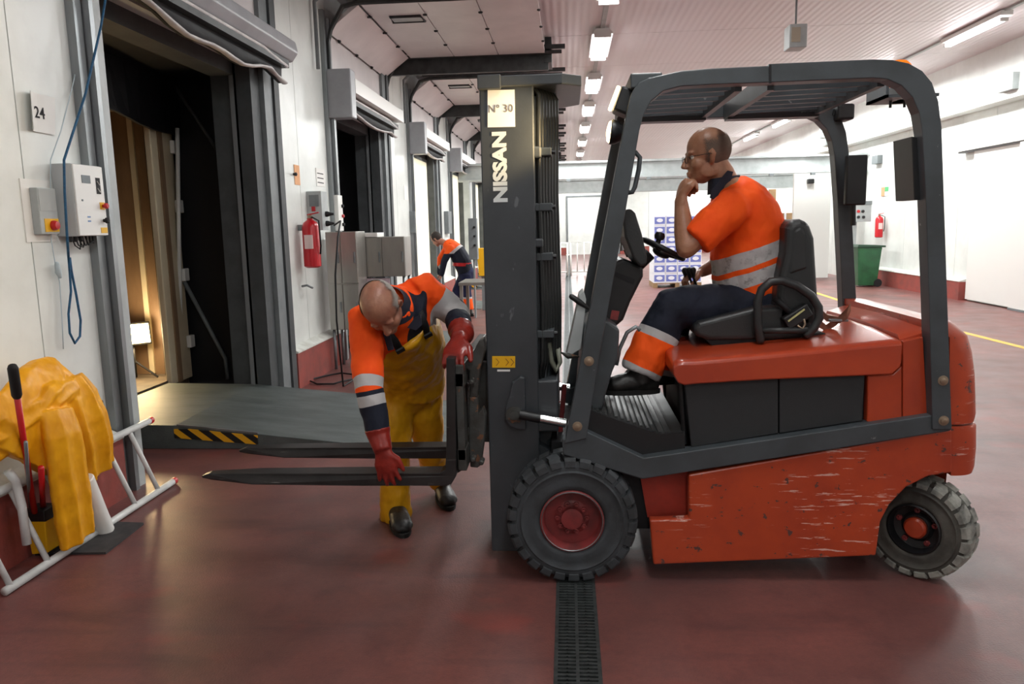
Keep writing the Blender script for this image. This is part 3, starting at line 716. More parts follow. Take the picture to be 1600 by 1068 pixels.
# roof cross members and slats
def xz(px, py): p = P(px, py, Y=N0); return p.x, p.z
zr = P(1200, 118, Y=N0).z
xs = [xz(1012, 140)[0], xz(1160, 120)[0], xz(1212, 120)[0], xz(1388, 118)[0]]
for x in xs: B((x - .014, N0 + .07, zr - .045), (x + .014, N1 - .07, zr + .03), 'cross_member', m_fr, lift)
for xa, xb in ((xs[0], xs[1]), (xs[2], xs[3])):
    for k in range(6):
        yy = N0 + .16 + k * .135
        MB().bar((xa, yy, zr - .012), (xb, yy, zr - .002), .028, .05).build('roof_slat', m_fr, lift)
    B((xa - .01, N1 - .16, zr - .055), (xb + .01, N1 - .07, zr - .03), 'far_edge_plate', m_fr, lift)
B((xz(985, 140)[0], N0 + .0, zr - .03), (xz(1035, 120)[0], N1 - .0, zr + .028), 'front_cross_tube', m_fr, lift, bevel=.006)
# plates on the rear uprights
sp([(1428, 212), (1440, 214), (1445, 312), (1432, 312)], N0 + .02, N0 + .2, 'upright_plate', m_blackp, ref=N0, bevel=.003)
pA = P(1321, 243, Y=N1 - .1); pB = P(1350, 320, Y=N1 - .1)
B((pA.x, N1 - .13, pB.z), (pB.x, N1 - .09, pA.z), 'upright_plate', m_blackp, lift, bevel=.008)
MB().tube([P(1333, 318, Y=N1 - .1), P(1333, 352, Y=N1 - .1)], .014, 8).build('plate_bracket', m_blackp, lift)
# rear work lamp on far corner
pA = P(1303, 165, Y=N1 - .05); pB = P(1328, 189, Y=N1 - .05)
B((pA.x, N1 - .12, pB.z), (pB.x, N1, pA.z), 'rear_work_lamp', m_blackp, lift, bevel=.012)
MB().tube([P(1290, 168, Y=N1 - .05), P(1306, 162, Y=N1 - .05), P(1303, 180, Y=N1 - .05)], .01, 8).build('lamp_bracket', m_blackp, lift)
# beacon tray with amber beacon
pA = P(1371, 124, Y=3.6); pB = P(1432, 156, Y=3.6)
bt = B((pA.x, 3.5, pB.z), (pB.x + .05, 3.72, pB.z + .012), 'beacon_tray', m_fr, lift)
B((pA.x, 3.5, pB.z), (pA.x + .012, 3.72, pA.z + .02), 'beacon_tray', m_fr, lift); B((pA.x + .08, 3.56, pB.z + .0), (pB.x - .02, 3.7, pB.z + .07), 'beacon_driver_box', m_blackp, lift, bevel=.006)
bc = P(1409, 130, Y=3.6)
MB().lathe((P(1404, 137, Y=3.6).x, 3.61, pB.z + .065), (0, 0, 1), [(.055, 0), (.06, .008), (.058, .06), (.05, .085), (.032, .102), (.004, .108)], 24).build('amber_beacon', mat('amber_lens', (250, 130, 20), .2, emit=(250, 120, 10), estr=.35), lift, smooth='auto')
for dx in (.06, .12): MB().tube([(pA.x + dx, 3.6, pB.z - .03), (pA.x + dx, 3.6, pB.z)], .006, 6).build('tray_bolt', m_blackp, lift)
# front work lamps (lit, shining at the mast)
m_lampg = mat('work_lamp_glass', (255, 236, 190), .3, emit=(255, 228, 170), estr=9)
for Yl, nm in ((N0 + .05, 0),):
    pts = [(972, 132), (993, 142), (987, 182), (958, 171)]
    sp(pts, Yl, Yl + .13, 'work_lamp_box', m_blackp, ref=N0 + .05, bevel=.01)
    a_, b_ = P(970.5, 134, Y=N0 + .05), P(957.5, 168, Y=N0 + .05)
    nn = V((-(a_.z - b_.z), 0, (a_.x - b_.x))).normalized(); nn = nn if nn.x < 0 else -nn
    MB().prism([V((a_.x, Yl + .015, a_.z)), V((b_.x, Yl + .015, b_.z)), V((b_.x, Yl + .015, b_.z)) + nn * .016, V((a_.x, Yl + .015, a_.z)) + nn * .016], (0, .1, 0)).build('work_lamp_glass', m_lampg, lift, bevel=.005)
    c = P(962, 206, Y=N0 + .05); ax = V((-1, 0, .12)).normalized()
    hd = MB().lathe(V((c.x + .035, Yl + .05, c.z)), ax, [(.012, -.01), (.03, 0), (.048, .03), (.052, .05), (.05, .055)], 20).build('round_headlamp', m_blackp, lift, smooth='auto')
    MB().lathe(V((c.x + .035, Yl + .05, c.z)) + ax * .054, ax, [(.046, 0), (.04, .01), (.02, .015), (.002, .017)], 20).build('headlamp_lens', m_lampg, hd, smooth='auto')
    MB().tube([V((c.x + .05, Yl + .05, c.z + .08)), V((c.x + .06, Yl + .05, c.z)), V((c.x + .05, Yl + .05, c.z - .09))], .01, 8).build('headlamp_stalk', m_blackp, lift)
    MB().lathe(V((c.x + .06, Yl + .05, c.z - .1)), (0, 0, 1), [(.016, 0), (.018, .02), (.01, .03)], 12).build('orange_indicator', mat('indicator_orange', (220, 80, 30), .3), lift)
    l = bpy.data.lights.new('work_light', 'SPOT'); l.energy = 46; l.color = (1, .72, .36); l.spot_size = math.radians(75); l.spot_blend = .6; l.shadow_soft_size = .04
    o = bpy.data.objects.new('work_light', l); o.location = V((c.x - .05, Yl + .05, c.z + .0)); C.objects.link(o)
    o.rotation_euler = V((-1, 0, .12)).to_track_quat('-Z', 'Y').to_euler()
# grab handle on front pillar
MB().tube([P(984, 238, Y=N0 + .03), P(993, 238, Y=N0 + .03), P(1000, 246, Y=N0 + .03), P(998, 265, Y=N0 + .03), P(992, 292, Y=N0 + .03), P(988, 300, Y=N0 + .03), P(980, 301, Y=N0 + .03)], .010, 10).build('grab_handle', m_fr, lift, smooth=True)

# ---- mast
mx0, mx1 = P(753, 300, Y=3.42).x, P(836, 300, Y=3.42).x
mz0, mz1 = P(790, 861, Y=3.42).z, P(790, 121, Y=3.42).z
MY = (3.42, 4.06)
for (ya, yb, s) in ((MY[0], MY[0] + .03, 1), (MY[1] - .03, MY[1], -1)):
    B((mx0, ya, mz0), (mx1, yb, mz1), 'outer_mast_channel', m_mast, lift, bevel=.006)
    yi0, yi1 = (yb, yb + .07) if s > 0 else (ya - .07, ya)
    B((mx0, yi0, mz0 + .02), (mx0 + .025, yi1, mz1), 'mast_flange', m_mast, lift); B((mx1 - .025, yi0, mz0 + .02), (mx1, yi1, mz1), 'mast_flange', m_mast, lift)
    ii0, ii1 = (yb + .01, yb + .06) if s > 0 else (ya - .06, ya - .01)
    B((mx0 + .03, ii0, mz0 + .05), (mx1 - .03, ii1, mz1 - .03), 'inner_mast_channel', m_worn, lift)
for z0, z1, dp in ((.62, .86, .08), (mz1 - .34, mz1 - .29, .0), (1.46, 1.50, 0)):
    x1 = P(872, 600, Y=3.42).x if dp else mx1 + .03
    o = B((mx1 - .01 if dp else mx1 - .03, MY[0] + .005, z0), (x1, MY[1] - .005, z1), 'mast_cross_member', m_mast, lift, bevel=.008)
B((mx0 + .02, MY[0] + .03, mz0 + .02), (mx1 - .04, MY[1] - .03, mz0 + .14), 'mast_foot_tie', m_mast, lift)
# lower gusset behind the mast above the wheel
sp([(836, 600), (870, 605), (872, 640), (860, 690), (836, 710)], MY[0] + .1, MY[0] + .14, 'mast_gusset', m_mast, ref=3.45)
sp([(836, 690), (862, 705), (868, 730), (836, 740)], MY[0] + .02, MY[0] + .16, 'mast_gusset', m_mast, ref=3.45)
# top plate
tp = [P(754, 127, Y=3.4), P(783, 127, Y=3.4), P(800, 122, Y=3.4), P(878, 120, Y=3.4), P(908, 126, Y=3.4)]
zt = P(800, 134, Y=3.4).z
X0, X1, X2, X3 = mx0, P(775, 125, Y=3.4).x, P(878, 122, Y=3.4).x, P(909, 125, Y=3.4).x
MB().prism([V((X1, 3.40, zt)), V((X2, 3.40, zt)), V((X3, 3.47, zt)), V((X3, 4.0, zt)), V((X2, 4.08, zt)), V((X1, 4.08, zt)), V((X1, 3.95, zt)), V((X2 - .11, 3.93, zt)), V((X2 - .03, 3.85, zt)), V((X2 - .03, 3.63, zt)), V((X2 - .11, 3.55, zt)), V((X1, 3.53, zt))], (0, 0, .045)).build('mast_top_plate', m_mast, lift, bevel=.005)
for ya in (3.395, 4.02): B((X0 - .005, ya, zt - .01), (X1 + .02, ya + .07, zt + .05), 'top_plate_lug', m_mast, lift, bevel=.005)
B((mx0, MY[0] + .03, zt - .16), (mx0 + .03, MY[1] - .03, zt), 'top_front_tie', m_mast, lift)
# lift cylinders, chains, hoses
cxr = P(853, 400, Y=3.6).x
for yy in (3.56, 3.92):
    MB().lathe((cxr - .02, yy, .25), (0, 0, 1), [(.038, 0), (.038, 1.30), (.043, 1.30), (.043, 1.36), (.022, 1.365), (.022, 1.88), (.03, 1.885), (.03, 1.93)], 20).build('lift_cylinder', m_fr, lift, smooth='auto')
    MB().lathe((cxr - .02, yy, 1.62), (0, 0, 1), [(.022, 0), (.0225, .45)], 16).build('piston_rod', m_chrome, lift, smooth='auto')
    ch = MB()
    z = .75
    while z < 2.1:
        ch.box((cxr - .105, yy - .012, z), (cxr - .085, yy + .012, z + .018)); ch.box((cxr - .100, yy - .018, z + .012), (cxr - .09, yy + .018, z + .034)); z += .032
    ch.build('lift_chain', m_chain, lift, kind='stuff')
ch = MB(); z = 1.72
while z < 2.12:
    ch.box((cxr - .025, 3.50, z), (cxr + .0, 3.535, z + .02)); ch.box((cxr - .02, 3.495, z + .014), (cxr - .005, 3.54, z + .034)); z += .034
ch.build('lift_chain', m_chain, lift, kind='stuff')
for (ya, yb) in ((3.5, 3.54), (3.94, 3.98)): B((mx1 - .01, ya, .86), (mx1 + .035, yb, 2.12), 'inner_mast_rail', m_mast, lift)
B((mx1 + .002, 3.66, .86), (cxr + .03, 3.70, 2.08), 'mast_dark_fill', m_black, lift)  # black filler added to darken the see-through gap between mast and hoses
for k in range(7):
    yy = 3.47 + k * .026; xo = cxr - .035 + k * .0125
    pts = [(xo - .03, yy, 2.13), (xo, yy, 2.15), (xo + .018, yy, 2.12), (xo + .012, yy, 1.7), (xo + .02, yy, 1.2), (xo + .016, yy, .95), (xo - .0, yy, .86)]
    MB().tube(pts, .0105, 8).build('hydraulic_hose', m_hose, lift, smooth=True)
for z in (1.86, 1.62, 1.40, 1.05):
    B((cxr - .09, 3.46, z), (cxr + .035, 3.66, z + .035), 'hose_clamp_plate', m_fr, lift, bevel=.004)
    MB().tube([(cxr + .03, 3.49, z + .017), (cxr + .05, 3.49, z + .017)], .010, 8).build('clamp_bolt', m_blackp, lift)
for k in range(3):
    yy = 3.52 + k * .03
    MB().tube([(cxr + .01, yy, 1.02), (cxr + .02, yy, .93), (cxr + .04, yy, .885), (cxr + .06, yy + .02, .92), (cxr + .05, yy + .03, .98)], .011, 8).build('looped_hose', mat('hose_pale', (120, 122, 108), .5) if k == 0 else bpy.data.materials['hose_pale'], lift, smooth=True)
MB().lathe((cxr - .02, 3.6, 2.13), (0, 1, 0), [(.03, -.02), (.05, -.018), (.045, 0), (.05, .018), (.03, .02)], 20).build('hose_pulley', m_worn, lift, smooth='auto')
# tilt cylinder and pivot bracket
pv = P(804, 648, Y=3.38)
sp([(789, 655), (790, 636), (797, 612), (800, 598), (812, 588), (820, 590), (822, 672), (808, 671), (796, 666)], 3.385, 3.42, 'tilt_bracket', m_mast, ref=3.385, bevel=.006)
MB().lathe((pv.x, 3.385, pv.z), (0, -1, 0), [(.04, 0), (.04, .006), (.022, .008), (.022, .018), (.006, .02)], 20).build('pivot_pin', m_worn, lift, smooth='auto')
e = P(884, 661, Y=3.36); st = P(812, 647, Y=3.36)
MB().tube([st, st + (e - st) * .45], .022, 14).build('tilt_rod_end', m_blackp, lift, smooth='auto')
MB().tube([st + (e - st) * .45, e], .02, 14).build('tilt_rod', m_chrome, lift, smooth='auto')
e2 = P(884, 606, Y=3.95)
MB().tube([P(845, 600, Y=3.95), P(890, 606, Y=3.95)], .02, 12).build('tilt_rod', m_chrome, lift, smooth='auto')
for (px, py) in ((874, 640), (872, 672)):
    MB().tube([P(px - 4, py, Y=3.6), P(px - 6, py - 10, Y=3.6), P(px + 4, py - 14, Y=3.6), P(px + 6, py + 4, Y=3.6), P(px - 2, py + 10, Y=3.6)], .008, 8, closed=True).build('red_shackle', m_rim, lift, smooth=True)
MB().tube([P(882, 600, Y=3.6), P(874, 690, Y=3.6)], .012, 8).build('red_shackle_link', m_rim, lift)
# lettering and plates on the mast
yf = MY[0] - .0015
R1, U1 = V((0, 0, 1)), V((-1, 0, 0))
tc = P(782, 261, Y=yf)
hh = (P(773, 261, Y=yf) - P(793, 261, Y=yf)).length; LL = (P(782, 206, Y=yf) - P(782, 316, Y=yf)).length
tx = text('NISSAN', 'maker_lettering', mat('letter_white', (216, 222, 222), .5), lift, tc, R1, U1, hh, bold=.004)
bpy.context.view_layer.update()
k = LL / tx.dimensions.x
tx.matrix_basis = tx.matrix_basis @ Matrix.Diagonal((k, 1, 1, 1))
pp = [P(762, 141, Y=MY[0]), P(804, 140, Y=MY[0]), P(805, 198, Y=MY[0]), P(762, 199, Y=MY[0])]
MB().prism([V((p.x, MY[0] - .003, p.z)) for p in pp], (0, .003, 0)).build('number_sheet', m_paper, lift)
text('N\u00ba 30', 'number_lettering', mat('number_ink', (120, 112, 104), .8), lift, P(782, 170, Y=MY[0] - .004), (1, 0, 0), (0, 0, 1), .032, ext=.0004)
for nm, pp, m in (('warning_plate', [(769, 556), (805, 556), (805, 574), (769, 574)], m_yel), ('small_plate', [(777, 577), (797, 577), (797, 580), (777, 580)], m_white)):
    MB().prism([V((p.x, MY[0] - .002, p.z)) for p in [P(x, y, Y=MY[0]) for x, y in pp]], (0, .002, 0)).build(nm, m, lift)
for x0 in (775, 790, 798): 
    a_ = P(x0, 560, Y=MY[0] - .003); b_ = P(x0 + 5, 571, Y=MY[0] - .003)
    MB().tube([a_, V((b_.x, a_.y, (a_.z + b_.z) / 2)), V((a_.x, a_.y, b_.z))], .0012, 4).build('pictogram_mark', m_rim, lift)
# ---- carriage and forks
FY = (3.26, 3.66)
fork = [(318, 741), (330, 737), (400, 735), (560, 734), (690, 733), (698, 728), (700, 700), (700, 556), (713, 556), (715, 738), (708, 750), (698, 753), (560, 753), (400, 752), (335, 747), (320, 744)]
for k, yy in enumerate(FY):
    pts = [P(x, y, Y=3.26) for x, y in fork]
    # tapered tip in plan
    a_ = []; b_ = []
    for p in pts:
        w = .05 if p.x > -1.35 else .05 * max(.45, 1 - (-1.35 - p.x) * 2.2)
        a_.append(V((p.x, yy - w, p.z))); b_.append(V((p.x, yy + w, p.z)))
    n = len(a_)
    MB().add(a_ + b_, [tuple(range(n)), tuple(reversed(range(n, 2 * n)))] + [(i, i + n, (i + 1) % n + n, (i + 1) % n) for i in range(n)]).build('fork', m_fork, lift, bevel=.003)
def cp(pix, Y0, Y1, name, m, **k): return sp(pix, Y0, Y1, name, m, ref=3.3, **k)
cp([(701, 584), (722, 582), (727, 640), (729, 700), (730, 729), (717, 738), (706, 742), (703, 700)], 3.30, 3.36, 'carriage_side_plate', m_worn, bevel=.005)
cp([(722, 575), (735, 556), (747, 534), (754, 531), (756, 550), (748, 580), (744, 624), (732, 624), (731, 582)], 3.34, 3.42, 'carriage_upper_bracket', m_worn, bevel=.005)
cp([(731, 622), (745, 624), (746, 648), (753, 640), (757, 652), (755, 690), (750, 731), (744, 735), (733, 734), (731, 700)], 3.34, 3.40, 'carriage_lower_bracket', m_worn, bevel=.005)
za, zb = P(712, 580, Y=3.3).z, P(712, 712, Y=3.3).z
xa = P(714, 600, Y=3.3).x
B((xa, 3.24, za - .06), (xa + .04, 4.2, za + .04), 'carriage_cross_bar', m_worn, lift, bevel=.005); B((xa, 3.24, zb - .05), (xa + .04, 4.2, zb + .05), 'carriage_cross_bar', m_worn, lift, bevel=.005)
for yy in (3.52, 3.9): B((xa + .04, yy, zb), (mx0 + .01, yy + .05, za), 'roller_bracket', m_worn, lift, bevel=.005)
B((xa + .005, 3.24, zb), (xa + .035, 3.3, za), 'carriage_upright', m_worn, lift); B((xa + .005, 4.14, zb), (xa + .035, 4.2, za), 'carriage_upright', m_worn, lift)
for (px, py) in ((708, 601), (709, 727), (737, 597), (739, 718), (752, 722)):
    p = P(px, py, Y=3.29); MB().lathe((p.x, 3.335, p.z), (0, -1, 0), [(.012, 0), (.012, .05), (.006, .056)], 10).build('carriage_bolt', m_worn, lift)

# ---- wheels
def wheel(c, R, w, n, mt, ml, hub, rot=0, face_lug=None):
    """c: centre of the outer face; axis towards the camera is -Y, rotated by rot about Z"""
    ax = V((-math.sin(rot), -math.cos(rot), 0))
    o_ = MB().lathe(c, ax, [(R * .49, -w), (R * .86, -w), (R * .93, -w * .93), (R * .93, -w * .06), (R * .88, 0), (R * .84, .004), (R * .80, .004), (R * .775, .012), (R * .74, .006), (R * .66, .004), (R * .58, .010), (R * .52, .006), (R * .49, -.004)], 72, cap=False).build('tyre', mt, lift, smooth='auto')
    u = ax.cross(V((0, 0, 1))).normalized(); zz = V((0, 0, 1))
    lg = MB()
    for k in range(n):
        q0 = 2 * math.pi * (k + .06) / n; q1 = 2 * math.pi * (k + .78) / n
        ra, rb = R * .845, R
        def pt(q, r, h): return V(c) + (u * math.cos(q) + zz * math.sin(q)) * r + ax * h
        for (h0, h1, dq) in ((-w * .44, .0, 0), (-w * .95, -w * .5, .5)):
            d = dq * 2 * math.pi / n
            sk = .25 * 2 * math.pi / n
            if dq == 0:
                prof = [(ra, .004), (ra + .004, .009), (R * .95, .006), (rb * .99, -.006), (rb, -.025), (rb, h0), (R * .93, h0), (ra, h0)]
            else: prof = [(R * .93, h1), (rb, h1), (rb, h0 + .03), (rb * .985, h0 + .012), (R * .93, h0), (R * .93, h0 + .01)]
            r0 = [pt(q0 + d - (sk if h < -w * .3 else 0), r, h) for r, h in prof]; r1 = [pt((q0 + q1) / 2 + d - (sk if h < -w * .3 else 0), r, h) for r, h in prof]; r2 = [pt(q1 + d - (sk if h < -w * .3 else 0), r, h) for r, h in prof]
            lg.rings([r0, r1, r2])
    lg.build('tread_lugs', ml, o_, bevel=0)
    if hub == 'front':
        MB().lathe(c, ax, [(R * .49, -.05), (R * .49, .004), (R * .455, .008), (R * .44, -.0), (R * .42, -.05), (R * .34, -.075), (R * .27, -.05), (R * .22, -.045), (R * .17, -.045), (R * .165, -.02), (R * .12, -.018), (.002, -.018)], 48).build('rim', m_rim, lift, smooth='auto')
        MB().lathe(c, ax, [(R * .475, .004), (R * .465, .011), (R * .452, .006)], 48, cap=False).build('rim_edge', m_steel, lift, smooth='auto')
        for k in range(10):
            q = 2 * math.pi * k / 10; p = V(c) + (u * math.cos(q) + zz * math.sin(q)) * R * .225 + ax * -.046
            MB().lathe(p, ax, [(.0125, 0), (.0125, .012), (.007, .013), (.006, .022)], 6).build('wheel_nut', m_rim, lift)
    else:
        MB().lathe(c, ax, [(R * .5, -.05), (R * .5, .006), (R * .47, .01), (R * .455, -.01), (R * .43, -.035), (R * .3, -.045), (R * .24, -.03), (R * .0 + .002, -.03)], 48).build('rim', m_blackp, lift, smooth='auto')
        MB().lathe(c, ax, [(R * .21, -.03), (R * .21, -.012), (R * .17, -.002), (.002, .0)], 32).build('hub_cap', m_or2, lift, smooth='auto')
        for k in range(5):
            q = 2 * math.pi * (k + .25) / 5; p = V(c) + (u * math.cos(q) + zz * math.sin(q)) * R * .345 + ax * -.042
            MB().lathe(p, ax, [(.013, 0), (.013, .012), (.007, .013), (.006, .022)], 6).build('wheel_nut', m_rim, lift)
cf = P(894, 831, Y=3.19); RF = .285
wheel(V((cf.x, 3.19, RF)), RF, .2, 26, m_tyre, m_tyre, 'front')
wheel(V((cf.x, N1 + .03 - .2, RF)), RF, .2, 26, m_tyre, m_tyre, 'front')
cr = P(1427, 832, Y=3.28); RR = .222
wheel(V((cr.x, 3.28, RR)), RR, .15, 20, m_tyred, m_lug, 'rear', rot=math.radians(43))
wheel(V((cr.x + .03, N1 - .2, RR)), RR, .16, 22, m_tyred, m_lug, 'rear', rot=math.radians(43))
MB().tube([(cf.x, 3.36, RF), (cf.x, N1 - .15, RF)], .06, 14).build('front_axle', m_black, lift, smooth=True)
MB().tube([(cr.x, 3.44, RR), (cr.x, N1 - .2, RR)], .04, 14).build('rear_axle', m_black, lift, smooth=True)

# ---- floor plate, console, steering
sp([(919, 643), (1030, 681), (1070, 679), (1072, 703), (1006, 714), (917, 675)], N0 + .03, N0 + .05, 'floor_side_plate', m_blackp, ref=N0)
zf = P(990, 672, Y=N0 + .03).z
fx0, fx1, fx2 = P(918, 640, Y=N0 + .04), P(1030, 680, Y=N0 + .04), P(1070, 677, Y=N0 + .04)
m_matr = mat('ribbed_rubber_mat', (54, 56, 56), .5, rgb2=(40, 42, 42), nscale=8)
rsx = [(fx0.x - .02, fx0.z + .012), (fx1.x, fx1.z + .004), (fx2.x, fx2.z + .004)]
MB().prism([V((x, N0 + .05, z)) for x, z in rsx] + [V((x, N0 + .05, z - .03)) for x, z in reversed(rsx)], (0, N1 - N0 - .1, 0)).build('floor_plate', m_matr, lift)
for k in range(15):
    x = rsx[0][0] + .03 + k * .027
    z = rsx[0][1] + (rsx[1][1] - rsx[0][1]) * min(1, (x - rsx[0][0]) / (rsx[1][0] - rsx[0][0]))
    B((x, N0 + .06, z - .001), (x + .013, N1 - .1, z + .006), 'floor_rib', m_matr, lift)
B((rsx[0][0] - .0, N0 + .1, .2), (rsx[1][0] + .1, N1 - .1, rsx[1][1] - .03), 'floor_underframe', m_black, lift)
# front cowl
sp([(914, 520), (948, 500), (968, 515), (966, 560), (957, 580), (940, 640), (903, 640)], N0 + .1, N1 - .25, 'front_cowl', m_fr, ref=N0 + .1, bevel=.01)
sp([(895, 510), (905, 462), (912, 455), (916, 468), (908, 545), (884, 560)], N0 + .28, N0 + .5, 'white_cowl_shield', m_lgrey, ref=N0 + .28, bevel=.004)
CY0, CY1 = 3.5, 3.86
sp([(958, 412), (972, 404), (1005, 417), (1005, 432), (985, 472), (974, 500), (960, 512), (936, 505), (944, 450)], CY0, CY1, 'steering_console', m_blackp, ref=CY0, bevel=.014)
sp([(961, 424), (992, 436), (990, 444), (959, 431)], CY0 - .004, CY0 + .01, 'console_slot', m_black, ref=CY0)
sp([(956, 484), (968, 486), (965, 500), (953, 498)], CY0 - .004, CY0 + .01, 'console_red_label', m_rim, ref=CY0)
sp([(972, 336), (978, 327), (986, 326), (993, 333), (1003, 365), (1011, 400), (1010, 414), (1000, 417), (990, 405), (976, 370)], 3.44, 3.86, 'instrument_pod', m_seat, ref=3.44, bevel=.02, bseg=3)
MB().tube([P(996, 415, Y=3.7), P(1016, 396, Y=3.7)], .03, 14).build('steering_column', m_blackp, lift, smooth=True)
sa, sb = P(1003, 372, Y=3.68), P(1071, 406, Y=3.68)
sc_ = (sa + sb) / 2 + V((0, .02, 0)); ux = (sb - sa).normalized(); R_ = (sb - sa).length / 2 - .012; uy = V((0, 1, 0)); un = ux.cross(uy)
ring = [sc_ + ux * math.cos(2 * math.pi * k / 36) * R_ + uy * math.sin(2 * math.pi * k / 36) * R_ * 1.0 for k in range(36)]
sw = MB().tube(ring, .013, 10, side=un, closed=True).build('steering_wheel', m_blackp, lift, smooth=True)
hubp = sc_ - (un if un.z > 0 else -un) * .02
MB().ell(hubp, ux * .045, uy * .045, un * .022).build('wheel_hub', m_blackp, sw, smooth=True)
for q in (0, 2.1, 4.2): MB().tube([hubp, sc_ + ux * math.cos(q) * R_ + uy * math.sin(q) * R_], .011, 8).build('wheel_spoke', m_blackp, sw, smooth=True)
kb = P(1027, 383, Y=3.68); MB().lathe(kb, (.25, 0, .97), [(.012, 0), (.012, .025), (.022, .03), (.026, .045), (.02, .06), (.003, .064)], 16).build('spinner_knob', m_blackp, sw, smooth='auto')
c = P(973, 379, Y=3.9); mr = MB().obox(c, V((.005, 0, .0)), V((.012, .05, 0)), V((.0, 0, .04))).build('side_mirror', m_lgrey, lift, bevel=.01)
MB().tube([c + V((.01, 0, -.04)), P(980, 400, Y=3.8)], .006, 6).build('mirror_arm', m_blackp, lift)
MB().tube([P(893, 463, Y=3.5), P(906, 472, Y=3.5), P(920, 482, Y=3.5)], [.013, .014, .007], 10, round_end=True).build('side_lever', m_blackp, lift, smooth=True)
MB().tube([P(963, 570, Y=3.4), P(968, 545, Y=3.4), P(980, 519, Y=3.4), P(994, 510, Y=3.4), P(1000, 516, Y=3.4)], .009, 8).build('step_grab_loop', m_steel, lift, smooth=True)
for q in (0, .12): MB().obox(P(948, 604, Y=3.55 + q), V((.03, 0, -.02)), V((0, .03, 0)), V((.004, 0, .008))).build('pedal', m_blackp, lift)
MB().tube([P(876, 550, Y=3.5), P(888, 556, Y=3.5), P(905, 557, Y=3.5)], [.003, .014, .003], 8).build('bracket_tongue', m_worn, lift, smooth=True)
MB().tube([V((P(1065, 600, Y=N0 + .06).x, N0 + .08, P(1065, 600, Y=N0 + .06).z)), V((P(1071, 680, Y=N0 + .06).x, N0 + .08, P(1071, 695, Y=N0 + .06).z))], .012, 10).build('door_post', m_blackp, lift)
# ---- control levers by driver's far hand
for k in range(3):
    b0 = P(1078 + k * 6, 450, Y=3.98 - k * .03); MB().tube([b0, b0 + V((-.02, 0, .05)), b0 + V((-.025, 0, .09))], [.006, .006, .018], 8, round_end=True).build('control_lever', m_blackp, lift, smooth=True)
B((P(1070, 452, Y=4).x, 3.9, P(1070, 480, Y=4).z), (P(1130, 452, Y=4).x, 4.02, P(1070, 450, Y=4).z), 'lever_console', m_blackp, lift, bevel=.01)
# ---- seat
SY0, SY1 = 3.46, 4.0
seat = sp([(1083, 512), (1092, 503), (1180, 480), (1240, 476), (1268, 482), (1275, 520), (1250, 530), (1110, 532), (1088, 526)], SY0, SY1, 'seat_cushion', m_seat, ref=SY0, bevel=.03, bseg=4)
sp([(1218, 430), (1226, 395), (1228, 356), (1236, 345), (1252, 342), (1266, 348), (1274, 372), (1280, 470), (1281, 512), (1240, 516), (1210, 500), (1214, 465)], SY0, SY1, 'seat_backrest', m_seat, ref=SY0, bevel=.03, bseg=4)
sp([(1100, 528), (1290, 520), (1293, 534), (1118, 546)], SY0 + .02, SY1 - .02, 'seat_slide', m_black, ref=SY0 + .02, bevel=.005)
sp([(1240, 360), (1252, 352), (1260, 365), (1262, 420), (1232, 430)], SY0 - .004, SY0 + .03, 'side_bolster', m_seat, ref=SY0, bevel=.012)
arm = [(1188, 530), (1184, 505), (1184, 470), (1190, 452), (1204, 440), (1222, 438), (1245, 446), (1268, 462), (1279, 480), (1280, 497), (1272, 512), (1262, 522)]
MB().tube([P(x, y, Y=SY0 - .05) for x, y in arm], .019, 12, side=(0, 1, 0), round_end=True).build('hip_restraint_loop', m_seat, lift, smooth=True)
MB().tube([P(1188, 516, Y=SY0 - .05), P(1262, 516, Y=SY0 - .05)], .014, 10).build('hip_restraint_bar', m_seat, lift, smooth=True)
for x in (1190, 1262): MB().tube([P(x, 524, Y=SY0 - .05), P(x, 526, Y=SY0 + .04)], .012, 8).build('restraint_mount', m_seat, lift)
c = P(1245, 494, Y=SY0 - .03)
MB().obox(c, V((.05, 0, .032)), V((0, .025, 0)), V((-.016, 0, .026))).build('belt_buckle', m_blackp, lift, bevel=.006)
MB().obox(c + V((-.01, -.027, .008)), V((.034, 0, .026)), V((0, .002, 0)), V((-.002, 0, .003))).build('buckle_strip', mat('pale_strip', (190, 188, 130), .5), lift)
MB().tube([P(1210, 466, Y=SY0 - .01), P(1225, 478, Y=SY0 - .03), P(1236, 490, Y=SY0 - .03)], .014, 8).build('buckle_strap', m_black, lift, smooth=True)
MB().tube([P(1246, 508, Y=SY0 - .055), P(1254, 514, Y=SY0 - .055), P(1258, 506, Y=SY0 - .055), P(1256, 498, Y=SY0 - .055)], .005, 6).build('buckle_ring', m_bolt, lift, smooth=True)
MB().lathe(P(1252, 530, Y=SY0 + .02), (0, 0, 1), [(.012, -.01), (.012, .012), (.006, .03), (.002, .032)], 12).build('slide_bolt', m_chrome, lift, smooth='auto')
# leather strap lying on the rear hood
m_strap = mat('brown_strap', (140, 92, 72), .6, rgb2=(110, 72, 58), nscale=18)
sy = SY0 + .1
cl = [(1278, 505), (1290, 512), (1306, 503), (1322, 487), (1328, 480), (1323, 493), (1310, 500), (1292, 497), (1284, 490)]
rs = []
for k, (x, y) in enumerate(cl):
    p = P(x, y, Y=sy + .05 * math.sin(k)); w = .03
    rs.append([p + V((0, 0, w * .5)), p + V((.004, .0, w * .5)), p + V((.004, 0, -w * .5)), p + V((0, 0, -w * .5))])
mb = MB().rings(rs)
zmin = min(v.z for v in mb.v)
hoodz = P(1300, 520, Y=sy).z
mb.build('belt_strap', m_strap, lift, smooth='auto')
B(P(1308, 500, Y=sy - .03) - V((.03, 0, .008)), P(1326, 500, Y=sy - .03) + V((0, .03, .004)), 'strap_buckle', m_steel, lift, bevel=.003)
